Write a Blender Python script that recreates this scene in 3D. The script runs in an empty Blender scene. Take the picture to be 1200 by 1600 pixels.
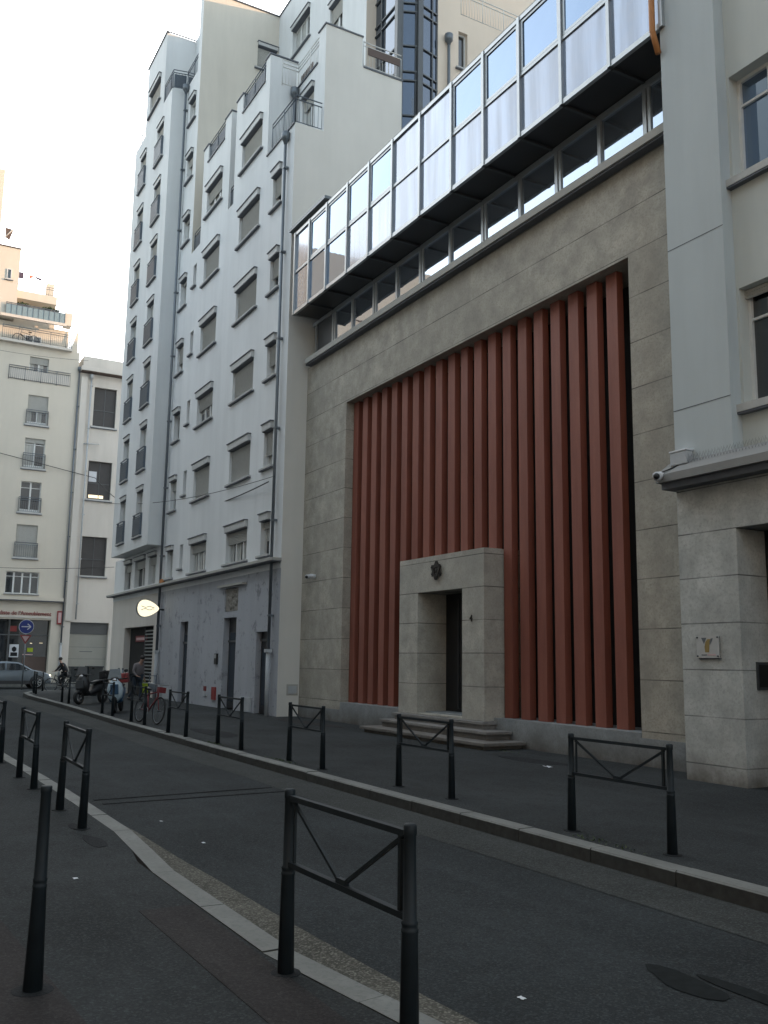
import bpy, bmesh, math, random
from mathutils import Vector, Matrix
random.seed(7)
sc = bpy.context.scene
COL = sc.collection
R = math.radians
# ------------------------------------------------------------------ materials
def mat(name, base=(.5,.5,.5), rough=.7, metal=0., spec=.5):
    m = bpy.data.materials.new(name); m.use_nodes = True
    nt = m.node_tree; b = nt.nodes['Principled BSDF']
    b.inputs['Base Color'].default_value = (*base, 1)
    b.inputs['Roughness'].default_value = rough
    b.inputs['Metallic'].default_value = metal
    b.inputs['Specular IOR Level'].default_value = spec
    return m, nt, b
def N(nt, typ, **kw):
    n = nt.nodes.new(typ)
    for k, v in kw.items():
        if k.startswith('i_'): n.inputs[k[2:].replace('_', ' ')].default_value = v
        else: setattr(n, k, v)
    return n
def math_(nt, op, a, b=None, clamp=False):
    n = nt.nodes.new('ShaderNodeMath'); n.operation = op; n.use_clamp = clamp
    for i, v in enumerate((a, b)):
        if v is None: continue
        if isinstance(v, (int, float)): n.inputs[i].default_value = v
        else: nt.links.new(v, n.inputs[i])
    return n.outputs[0]
def noise(nt, vec, scale, detail=4, rough=.55, stretch=None):
    if stretch:
        mp = nt.nodes.new('ShaderNodeMapping'); mp.inputs['Scale'].default_value = stretch
        nt.links.new(vec, mp.inputs['Vector']); vec = mp.outputs[0]
    n = nt.nodes.new('ShaderNodeTexNoise'); n.inputs['Scale'].default_value = scale
    n.inputs['Detail'].default_value = detail; n.inputs['Roughness'].default_value = rough
    nt.links.new(vec, n.inputs['Vector']); return n.outputs['Fac']
def ramp(nt, fac, stops):
    n = nt.nodes.new('ShaderNodeValToRGB'); e = n.color_ramp.elements
    while len(e) < len(stops): e.new(.5)
    for i, (p, c) in enumerate(stops):
        e[i].position = p; e[i].color = (*c, 1) if len(c) == 3 else c
    nt.links.new(fac, n.inputs['Fac']); return n.outputs['Color']
def mix(nt, fac, a, b, mode='MIX'):
    n = nt.nodes.new('ShaderNodeMix'); n.data_type = 'RGBA'; n.blend_type = mode
    for sock, v in ((n.inputs['Factor'], fac), (n.inputs['A'], a), (n.inputs['B'], b)):
        pass
    ins = {'f': n.inputs[0], 'a': n.inputs[6], 'b': n.inputs[7]}
    for k, v in (('f', fac), ('a', a), ('b', b)):
        if isinstance(v, (int, float)): ins[k].default_value = v
        elif isinstance(v, tuple): ins[k].default_value = (*v, 1)
        else: nt.links.new(v, ins[k])
    return n.outputs[2]
def geo(nt): return nt.nodes.new('ShaderNodeNewGeometry').outputs['Position']
def bump(nt, b, h, strength=.3, dist=.02):
    n = nt.nodes.new('ShaderNodeBump'); n.inputs['Strength'].default_value = strength
    n.inputs['Distance'].default_value = dist
    nt.links.new(h, n.inputs['Height']); nt.links.new(n.outputs[0], b.inputs['Normal'])
def g(c, k): return tuple(min(1, x*k) for x in c)
def plaster(name, c, streak=.25, rough=.85, grime=0.):
    m, nt, b = mat(name, c, rough)
    p = geo(nt)
    n1 = noise(nt, p, .35, 5, .6); n2 = noise(nt, p, 1.1, 6, .65, (1, 1, .12)); n3 = noise(nt, p, 45, 3, .6)
    col = mix(nt, n1, g(c, .86), g(c, 1.06))
    s = ramp(nt, n2, [(.42, (0, 0, 0)), (.75, (1, 1, 1))])
    f = math_(nt, 'MULTIPLY', s, streak)
    col = mix(nt, f, col, g(c, .55))
    if grime > 0:
        n4 = noise(nt, p, 2.3, 8, .7)
        f4 = ramp(nt, n4, [(.56, (0, 0, 0)), (.66, (1, 1, 1))])
        col = mix(nt, math_(nt, 'MULTIPLY', f4, grime), col, g(c, .4))
        n5 = noise(nt, p, 9, 5, .7)
        f5 = ramp(nt, n5, [(.64, (0, 0, 0)), (.70, (1, 1, 1))])
        col = mix(nt, math_(nt, 'MULTIPLY', f5, grime), col, g(c, .3))
    nt.links.new(col, b.inputs['Base Color'])
    bump(nt, b, n3, .25, .004)
    return m
def stone(name, c, h, z0, jc=.45, rough=.8, blocks=1.4, dirt=True):
    m, nt, b = mat(name, c, rough)
    p = geo(nt)
    sx = nt.nodes.new('ShaderNodeSeparateXYZ'); nt.links.new(p, sx.inputs[0])
    n0 = noise(nt, p, 1.3, 3); 
    zz = math_(nt, 'DIVIDE', math_(nt, 'SUBTRACT', sx.outputs[2], z0), h)
    row = math_(nt, 'FLOOR', zz)
    fr = math_(nt, 'SUBTRACT', zz, row)
    d = math_(nt, 'MULTIPLY', math_(nt, 'MINIMUM', fr, math_(nt, 'SUBTRACT', 1., fr)), h)
    j = math_(nt, 'LESS_THAN', d, .009)
    xx = math_(nt, 'DIVIDE', math_(nt, 'ADD', math_(nt, 'ADD', sx.outputs[0], sx.outputs[1]), math_(nt, 'MULTIPLY', row, .73)), blocks)
    xr = math_(nt, 'FLOOR', xx)
    cb = nt.nodes.new('ShaderNodeCombineXYZ'); nt.links.new(row, cb.inputs[0]); nt.links.new(xr, cb.inputs[1])
    wn = nt.nodes.new('ShaderNodeTexWhiteNoise'); nt.links.new(cb.outputs[0], wn.inputs['Vector'])
    n1 = noise(nt, p, 2.2, 6, .65); n2 = noise(nt, p, 26, 5, .75); n3 = noise(nt, p, .8, 4, .6, (1.6, 1.6, .25))
    col = mix(nt, wn.outputs['Value'], g(c, .9), g(c, 1.1))
    col = mix(nt, ramp(nt, n1, [(.35, (0, 0, 0)), (.65, (1, 1, 1))]), col, g(c, .68))
    col = mix(nt, math_(nt, 'MULTIPLY', ramp(nt, n2, [(.48, (0, 0, 0)), (.66, (1, 1, 1))]), .6), col, g(c, .5))
    col = mix(nt, math_(nt, 'MULTIPLY', ramp(nt, n3, [(.45, (0, 0, 0)), (.8, (1, 1, 1))]), .45), col, g(c, .6))
    if dirt:
        lo = math_(nt, 'SUBTRACT', 1., math_(nt, 'DIVIDE', sx.outputs[2], .45), True)
        lo = math_(nt, 'MULTIPLY', lo, math_(nt, 'ADD', n1, .2), True)
        col = mix(nt, lo, col, (.07, .055, .04))
    col = mix(nt, math_(nt, 'MULTIPLY', j, ramp(nt, n0, [(.35, (.35, .35, .35)), (.6, (1, 1, 1))])), col, g(c, jc*.5))
    nt.links.new(col, b.inputs['Base Color'])
    hh = math_(nt, 'SUBTRACT', math_(nt, 'MULTIPLY', n2, .35), j)
    bump(nt, b, hh, .5, .008)
    return m
def asphalt(name, c, patches=.3, speck=.5, tint=None):
    m, nt, b = mat(name, c, .9, spec=.18)
    p = geo(nt)
    n1 = noise(nt, p, .45, 6, .6); n2 = noise(nt, p, 3.5, 6, .7); n3 = noise(nt, p, 95, 3, .75); n4 = noise(nt, p, 34, 4, .8)
    n5 = noise(nt, p, 1.2, 5, .65, (.25, 1.6, 1))
    v = N(nt, 'ShaderNodeTexVoronoi'); v.inputs['Scale'].default_value = 85; nt.links.new(p, v.inputs['Vector'])
    col = mix(nt, ramp(nt, n1, [(.35, (0, 0, 0)), (.65, (1, 1, 1))]), g(c, 1 - patches*.7), g(c, 1 + patches*.7))
    col = mix(nt, math_(nt, 'MULTIPLY', ramp(nt, n2, [(.5, (0, 0, 0)), (.66, (1, 1, 1))]), .5), col, g(c, .55))
    col = mix(nt, math_(nt, 'MULTIPLY', ramp(nt, n5, [(.52, (0, 0, 0)), (.7, (1, 1, 1))]), .45), col, g(c, 1.7))
    col = mix(nt, math_(nt, 'MULTIPLY', ramp(nt, n4, [(.42, (0, 0, 0)), (.62, (1, 1, 1))]), .5), col, g(c, .5))
    col = mix(nt, math_(nt, 'MULTIPLY', ramp(nt, v.outputs['Color'], [(.55, (0, 0, 0)), (.95, (1, 1, 1))]), speck), col, g(c, 3.0))
    v2 = N(nt, 'ShaderNodeTexVoronoi'); v2.inputs['Scale'].default_value = 3.2; v2.inputs['Randomness'].default_value = 1
    nt.links.new(p, v2.inputs['Vector'])
    sp = math_(nt, 'LESS_THAN', v2.outputs['Distance'], .03)
    wn = noise(nt, p, 1.7, 2)
    col = mix(nt, math_(nt, 'MULTIPLY', sp, ramp(nt, wn, [(.5, (0, 0, 0)), (.53, (1, 1, 1))])), col, g(c, .3))
    nt.links.new(col, b.inputs['Base Color'])
    bump(nt, b, math_(nt, 'ADD', n3, n4), .8, .01)
    return m
def simple(name, c, rough=.6, metal=0., var=.12, scale=6, spec=.5):
    m, nt, b = mat(name, c, rough, metal, spec)
    n1 = noise(nt, geo(nt), scale, 5, .6)
    nt.links.new(mix(nt, n1, g(c, 1 - var*1.5), g(c, 1 + var)), b.inputs['Base Color'])
    return m
def fin_mat(name, c):
    m, nt, b = mat(name, c, .6)
    p = geo(nt)
    n1 = noise(nt, p, 1.1, 6, .65, (2.2, 2.2, .25)); n2 = noise(nt, p, 30, 4, .7)
    col = mix(nt, ramp(nt, n1, [(.3, (0, 0, 0)), (.7, (1, 1, 1))]), g(c, .72), (c[0]*1.12, c[1]*1.3, c[2]*1.35))
    col = mix(nt, math_(nt, 'MULTIPLY', ramp(nt, n2, [(.55, (0, 0, 0)), (.7, (1, 1, 1))]), .3), col, g(c, .6))
    nt.links.new(col, b.inputs['Base Color']); bump(nt, b, n2, .2, .005)
    return m
M = {}
M['white'] = plaster('white_render', (.70, .71, .71), .3)
M['gable'] = plaster('gable_bounce_render', (.66, .64, .60), .14)  # same paint as the front; warm bounced light put into its colour
M['beige'] = plaster('tower_render', (.65, .60, .52), .30)
M['greybase'] = plaster('grey_base_render', (.40, .415, .45), .4, grime=.8)
M['cream'] = plaster('cream_render', (.62, .57, .49), .15)
M['cream2'] = plaster('pale_render', (.62, .58, .53), .3)
M['warm'] = plaster('warm_bounce_render', (.70, .60, .50), .1)  # cream wall colour with warm bounced light mixed in
M['cwall'] = plaster('right_building_render', (.48, .525, .54), .25)
M['cwall2'] = plaster('right_building_wall', (.55, .575, .55), .25)
M['concrete'] = plaster('sill_concrete', (.42, .41, .38), .3)
M['stoneB'] = stone('facade_stone', (.45, .42, .36), .84, .56)
M['stoneP'] = stone('portal_stone', (.49, .465, .41), .69, .46, dirt=False)
M['stoneC'] = stone('base_stone', (.52, .53, .51), .67, .25)
M['plinth'] = stone('plinth_stone', (.30, .32, .33), .60, -.06)
M['step'] = stone('step_stone', (.27, .26, .25), 5, -1)
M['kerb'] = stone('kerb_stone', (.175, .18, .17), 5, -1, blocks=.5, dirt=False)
M['asph'] = asphalt('road_asphalt', (.026, .030, .032), .45, .5)
M['pave'] = asphalt('pavement_asphalt', (.031, .0345, .036), .5, .4)
M['band'] = asphalt('worn_road_edge', (.041, .044, .043), .35, .5)
M['gutter'] = asphalt('gutter_concrete', (.080, .077, .066), .5, .8)
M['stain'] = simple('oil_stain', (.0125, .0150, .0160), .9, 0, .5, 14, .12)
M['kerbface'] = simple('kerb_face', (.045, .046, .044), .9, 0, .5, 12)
M['patch'] = asphalt('asphalt_patch', (.019, .021, .023), .3, .3)
M['patch2'] = asphalt('brown_asphalt', (.034, .031, .031), .3, .3)
M['fin'] = fin_mat('painted_fin', (.25, .072, .047))
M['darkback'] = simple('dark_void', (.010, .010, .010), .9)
M['blackdoor'] = simple('dark_door', (.012, .012, .014), .4)
M['alu'] = simple('aluminium', (.42, .44, .45), .38, .7, .1)
M['alud'] = simple('dark_aluminium', (.10, .105, .11), .4, .5, .1)
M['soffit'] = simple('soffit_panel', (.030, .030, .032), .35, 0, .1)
M['zinc'] = simple('zinc_pipe', (.16, .18, .20), .45, .5, .15)
M['pvc'] = simple('pvc_pipe', (.42, .44, .46), .5)
M['frame'] = simple('window_frame_white', (.62, .63, .62), .4)
M['shut'] = simple('roller_shutter', (.47, .465, .44), .6, 0, .08)
M['hood'] = simple('shutter_box', (.50, .50, .49), .6)
M['cornice'] = plaster('cornice_stone', (.25, .25, .245), .45)
M['sill'] = simple('sill_stone', (.45, .45, .44), .7)
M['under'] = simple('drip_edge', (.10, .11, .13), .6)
M['rail'] = simple('railing_metal', (.10, .12, .145), .5, .3)
M['railp'] = simple('railing_panel', (.11, .13, .155), .45)
M['railw'] = simple('white_railing', (.62, .62, .60), .5)
M['post'] = simple('barrier_paint', (.013, .019, .024), .62, .0, .3, 9, .3)
M['black'] = simple('black_plastic', (.015, .015, .016), .45)
M['rubber'] = simple('rubber', (.018, .018, .018), .8)
M['chrome'] = simple('chrome', (.5, .5, .5), .25, .9)
M['red'] = simple('red_paint', (.24, .03, .03), .5)
M['dred'] = simple('dull_red', (.17, .022, .026), .6)
M['blue'] = simple('sign_blue', (.010, .030, .22), .4)
M['signw'] = simple('sign_white', (.62, .63, .66), .4)
M['pink'] = simple('sign_pale', (.55, .38, .38), .4)
M['scootw'] = simple('scooter_white', (.50, .60, .66), .3)
M['scootb'] = simple('scooter_blue', (.03, .08, .15), .3)
M['carp'] = simple('car_paint', (.19, .22, .25), .25, .5, .03)
M['carlow'] = simple('car_trim', (.03, .03, .033), .5)
M['bin'] = simple('bin_plastic', (.030, .036, .040), .5)
M['jacket'] = simple('grey_jacket', (.19, .17, .175), .9)
M['jeans'] = simple('jeans', (.025, .035, .05), .9)
M['darkcloth'] = simple('dark_clothes', (.012, .013, .016), .9)
M['skin'] = simple('skin', (.34, .20, .15), .6)
M['hair'] = simple('hair', (.02, .016, .014), .7)
M['bag'] = simple('lime_bag', (.35, .45, .02), .6)
M['paper'] = simple('paper', (.6, .62, .66), .8)
M['leaf'] = simple('leaf', (.06, .085, .035), .8, 0, .5, 20)
M['timber'] = simple('timber', (.10, .07, .06), .7)
M['orange'] = simple('orange_plastic', (.42, .17, .05), .6)
M['bluefence'] = simple('blue_screen', (.19, .27, .31), .6)
M['cloth1'] = simple('laundry_dark', (.06, .05, .09), .9)
M['cloth2'] = simple('laundry_red', (.6, .17, .12), .9)
M['bronze'] = simple('bronze', (.035, .030, .026), .5, .4)
M['gold'] = simple('gold_logo', (.30, .21, .07), .5)
M['garage'] = simple('garage_door', (.30, .30, .27), .6, 0, .08, 2)
M['winbig'] = simple('dark_shutter', (.045, .042, .042), .5, 0, .2, 2)
M['stonepanel'] = simple('carved_panel', (.25, .235, .21), .85, 0, .3, 8)
M['cable'] = simple('cable', (.02, .02, .02), .7)
M['curt'] = simple('net_curtain', (.40, .40, .38), .8)
def glassmat(name, c, rough=.04, metal=.0, spec=1.0, coat=.0, streak=0.):
    m, nt, b = mat(name, c, rough, metal, spec)
    b.inputs['IOR'].default_value = 1.6
    b.inputs['Coat Weight'].default_value = coat
    b.inputs['Coat Roughness'].default_value = .02
    p = geo(nt)
    if streak:
        n = noise(nt, p, 1.0, 4, .6, (3.2, 3.2, .22)); n2 = noise(nt, p, 5, 5, .6)
        f = ramp(nt, n, [(.38, (0, 0, 0)), (.62, (1, 1, 1))])
        col = mix(nt, f, c, g(c, .62)); col = mix(nt, math_(nt, 'MULTIPLY', n2, .35), col, (.30, .27, .24))
        nt.links.new(col, b.inputs['Base Color'])
    n3 = noise(nt, p, .9, 2)
    bump(nt, b, n3, .12, .02)
    return m
M['glass'] = glassmat('window_glass', (.014, .018, .022))
M['clear_glass'] = M['glass']
M['mirror'] = glassmat('reflective_glazing', (.20, .27, .38), .02, .85)
M['mirror2'] = glassmat('tinted_glazing', (.36, .42, .50), .02, .85)
M['tower_glass'] = glassmat('stair_glass', (.105, .13, .17), .03, .8)
M['milky'] = glassmat('curtained_glazing', (.28, .34, .45), .13, .55, .8, .3, .6)
def emit(name, c, s):
    m, nt, b = mat(name, c, .5)
    b.inputs['Emission Color'].default_value = (*c, 1); b.inputs['Emission Strength'].default_value = s
    return m
M['lamp'] = emit('lit_sign_face', (1., .92, .66), 0.21)
M['lamp2'] = simple('sign_script', (.30, .28, .20), .6)
M['headl'] = emit('headlight_lit', (1., .75, .42), 1.1)
M['indoor'] = emit('lit_window', (1., .8, .5), .25)
# ------------------------------------------------------------------ mesh builder
OFF = {}
class MB:
    def __init__(s): s.v = []; s.f = []; s.mi = []; s.mats = []; s.cur = 0; s.sm = []; s.smooth = False
    def m(s, key):
        if key not in s.mats: s.mats.append(key)
        s.cur = s.mats.index(key); return s
    def add(s, vs, fs):
        n = len(s.v); s.v += [tuple(v) for v in vs]
        for f in fs: s.f.append([i+n for i in f]); s.mi.append(s.cur); s.sm.append(s.smooth)
    def box(s, x0, x1, y0, y1, z0, z1):
        x0, x1 = sorted((x0, x1)); y0, y1 = sorted((y0, y1)); z0, z1 = sorted((z0, z1))
        v = [(x, y, z) for z in (z0, z1) for y in (y0, y1) for x in (x0, x1)]
        s.add(v, [(0, 2, 3, 1), (4, 5, 7, 6), (0, 1, 5, 4), (2, 6, 7, 3), (0, 4, 6, 2), (1, 3, 7, 5)]); return s
    def bevbox(s, x0, x1, y0, y1, z0, z1, b=.02):
        bm = bmesh.new(); bmesh.ops.create_cube(bm, size=1)
        for v in bm.verts:
            v.co = Vector(((x0+x1)/2 + v.co.x*(x1-x0), (y0+y1)/2 + v.co.y*(y1-y0), (z0+z1)/2 + v.co.z*(z1-z0)))
        bmesh.ops.bevel(bm, geom=bm.edges[:], offset=b, segments=2, affect='EDGES', profile=.6)
        s.bm(bm); return s
    def bm(s, bm, mtx=None):
        if mtx: bm.transform(mtx)
        bm.verts.ensure_lookup_table()
        s.add([v.co[:] for v in bm.verts], [[v.index for v in f.verts] for f in bm.faces]); bm.free()
    def poly(s, pts): s.add(pts, [tuple(range(len(pts)))]); return s
    def prism(s, pts, d):
        d = Vector(d); n = len(pts); a = [Vector(p) for p in pts]; b = [p+d for p in a]
        s.add(a+b, [tuple(range(n))[::-1], tuple(range(n, 2*n))] + [(i, (i+1) % n, n+(i+1) % n, n+i) for i in range(n)]); return s
    def tube(s, pts, r, seg=8, cap=True):
        pts = [Vector(p) for p in pts]; n = len(pts)
        rr = r if isinstance(r, (list, tuple)) else [r]*n
        rings = []
        for i, p in enumerate(pts):
            t = (pts[min(i+1, n-1)] - pts[max(i-1, 0)]).normalized()
            ref = Vector((0, 0, 1)) if abs(t.z) < .9 else Vector((1, 0, 0))
            a = t.cross(ref).normalized(); b = t.cross(a).normalized()
            rings.append([p + (a*math.cos(2*math.pi*k/seg) + b*math.sin(2*math.pi*k/seg))*rr[i] for k in range(seg)])
        v = [q for ring in rings for q in ring]; f = []
        for i in range(n-1):
            for k in range(seg):
                f.append((i*seg+k, i*seg+(k+1) % seg, (i+1)*seg+(k+1) % seg, (i+1)*seg+k))
        if cap: f += [tuple(range(seg))[::-1], tuple((n-1)*seg+k for k in range(seg))]
        o = s.smooth; s.smooth = True; s.add(v, f); s.smooth = o; return s
    def bar(s, p, q, w, h=None):
        p = Vector(p); q = Vector(q); h = h or w; t = (q-p).normalized()
        ref = Vector((0, 0, 1)) if abs(t.z) < .95 else Vector((0, 1, 0))
        a = t.cross(ref).normalized()*w/2; b = t.cross(a).normalized()*h/2
        v = [p-a-b, p+a-b, p+a+b, p-a+b, q-a-b, q+a-b, q+a+b, q-a+b]
        s.add(v, [(3, 2, 1, 0), (4, 5, 6, 7), (0, 1, 5, 4), (1, 2, 6, 5), (2, 3, 7, 6), (3, 0, 4, 7)]); return s
    def torus(s, c, axis, Rr, r, seg=20, k=6):
        c = Vector(c); ax = Vector(axis).normalized(); ref = Vector((0, 0, 1)) if abs(ax.z) < .9 else Vector((1, 0, 0))
        a = ax.cross(ref).normalized(); b = ax.cross(a)
        v = []; f = []
        for i in range(seg):
            t = 2*math.pi*i/seg; d = a*math.cos(t)+b*math.sin(t)
            for j in range(k):
                u = 2*math.pi*j/k; v.append(c + d*(Rr + r*math.cos(u)) + ax*r*math.sin(u))
        for i in range(seg):
            for j in range(k): f.append((i*k+j, ((i+1) % seg)*k+j, ((i+1) % seg)*k+(j+1) % k, i*k+(j+1) % k))
        o = s.smooth; s.smooth = True; s.add(v, f); s.smooth = o; return s
    def ball(s, c, r, sub=2, sc3=(1, 1, 1), jit=0):
        bm = bmesh.new(); bmesh.ops.create_icosphere(bm, subdivisions=sub, radius=1)
        for v in bm.verts:
            k = 1 + random.uniform(-jit, jit)
            v.co = Vector((c[0]+v.co.x*r*sc3[0]*k, c[1]+v.co.y*r*sc3[1]*k, c[2]+v.co.z*r*sc3[2]*k))
        o = s.smooth; s.smooth = jit == 0; s.bm(bm); s.smooth = o; return s
    def panel(s, fr, u0, u1, z0, z1, holes, depth=.22, void=()):
        """facade sheet with openings; fr = (axis, plane coordinate)."""
        us = sorted({u0, u1, *[h[0] for h in holes], *[h[1] for h in holes], *[h[0] for h in void], *[h[1] for h in void]})
        zs = sorted({z0, z1, *[h[2] for h in holes], *[h[3] for h in holes], *[h[2] for h in void], *[h[3] for h in void]})
        us = [u for u in us if u0 - 1e-6 <= u <= u1 + 1e-6]; zs = [z for z in zs if z0 - 1e-6 <= z <= z1 + 1e-6]
        P = lambda u, d, z: ((u, fr[1]+d, z) if fr[0] == 'y' else (fr[1]-d, u, z))
        for i in range(len(us)-1):
            for k in range(len(zs)-1):
                cu = (us[i]+us[i+1])/2; cz = (zs[k]+zs[k+1])/2
                if any(h[0] < cu < h[1] and h[2] < cz < h[3] for h in (*holes, *void)): continue
                s.add([P(us[i], 0, zs[k]), P(us[i+1], 0, zs[k]), P(us[i+1], 0, zs[k+1]), P(us[i], 0, zs[k+1])], [(0, 1, 2, 3)])
        for h in holes:
            d = h[4] if len(h) > 4 else depth
            a, b, c, e = h[:4]
            c = max(c, z0); 
            s.add([P(a, 0, c), P(a, d, c), P(a, d, e), P(a, 0, e)], [(0, 1, 2, 3)])
            s.add([P(b, 0, c), P(b, 0, e), P(b, d, e), P(b, d, c)], [(0, 1, 2, 3)])
            s.add([P(a, 0, e), P(a, d, e), P(b, d, e), P(b, 0, e)], [(0, 1, 2, 3)])
            s.add([P(a, 0, c), P(b, 0, c), P(b, d, c), P(a, d, c)], [(0, 1, 2, 3)])
        return s
    def mesh(s, name, off=(0, 0, 0)):
        me = bpy.data.meshes.new(name)
        me.from_pydata([(v[0]-off[0], v[1]-off[1], v[2]-off[2]) for v in s.v], [], s.f)
        for k in s.mats: me.materials.append(M[k])
        me.polygons.foreach_set('material_index', s.mi); me.polygons.foreach_set('use_smooth', s.sm)
        me.update(); return me
    def build(s, name, parent=None, label=None):
        off = OFF.get(parent.name, (0, 0, 0)) if parent else (0, 0, 0)
        o = bpy.data.objects.new(name, s.mesh(name, off)); COL.objects.link(o)
        if parent: o.parent = parent; OFF[o.name] = off
        if label: o['label'] = label
        return o
def tag(o, label=None, cat=None, group=None, kind=None):
    if label: o['label'] = label
    if cat: o['category'] = cat
    if group: o['group'] = group
    if kind: o['kind'] = kind
    return o
def thing(name, label, cat, loc=(0, 0, 0), rz=0., group=None, world=True):
    o = bpy.data.objects.new(name, None); COL.objects.link(o); o.location = loc; o.rotation_euler = (0, 0, rz)
    o.empty_display_size = .2
    OFF[o.name] = tuple(loc) if world else (0, 0, 0)
    return tag(o, label, cat, group)
def struct(o): o['kind'] = 'structure'; return o
def copy_tree(o, parent=None):
    c = o.copy(); COL.objects.link(c)
    if parent: c.parent = parent
    for ch in list(o.children): copy_tree(ch, c)
    return c
def solo(mb, name, label, cat, group=None):
    """a one-mesh thing with its origin at the base of its bounding box"""
    xs = [v[0] for v in mb.v]; ys = [v[1] for v in mb.v]; zs = [v[2] for v in mb.v]
    off = ((min(xs)+max(xs))/2, (min(ys)+max(ys))/2, min(zs))
    o = bpy.data.objects.new(name, mb.mesh(name, off)); COL.objects.link(o); o.location = off
    return tag(o, label, cat, group)
def text(name, body, size, mat_, parent, loc, rot, ext=.01, align='LEFT', width=None):
    cu = bpy.data.curves.new(name, 'FONT'); cu.body = body; cu.size = size; cu.extrude = ext; cu.align_x = align
    o = bpy.data.objects.new(name, cu); COL.objects.link(o)
    bpy.context.view_layer.update()
    if width: cu.size = size
    me = bpy.data.meshes.new_from_object(o.evaluated_get(bpy.context.evaluated_depsgraph_get()))
    bpy.data.objects.remove(o); bpy.data.curves.remove(cu)
    if width:
        w = max(v.co.x for v in me.vertices) - min(v.co.x for v in me.vertices)
        for v in me.vertices: v.co.x *= width/w
    me.materials.clear(); me.materials.append(M[mat_])
    o = bpy.data.objects.new(name, me); COL.objects.link(o)
    off = OFF.get(parent.name, (0, 0, 0)) if parent else (0, 0, 0)
    o.location = Vector(loc) - Vector(off); o.rotation_euler = rot
    if parent: o.parent = parent
    return o
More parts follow.
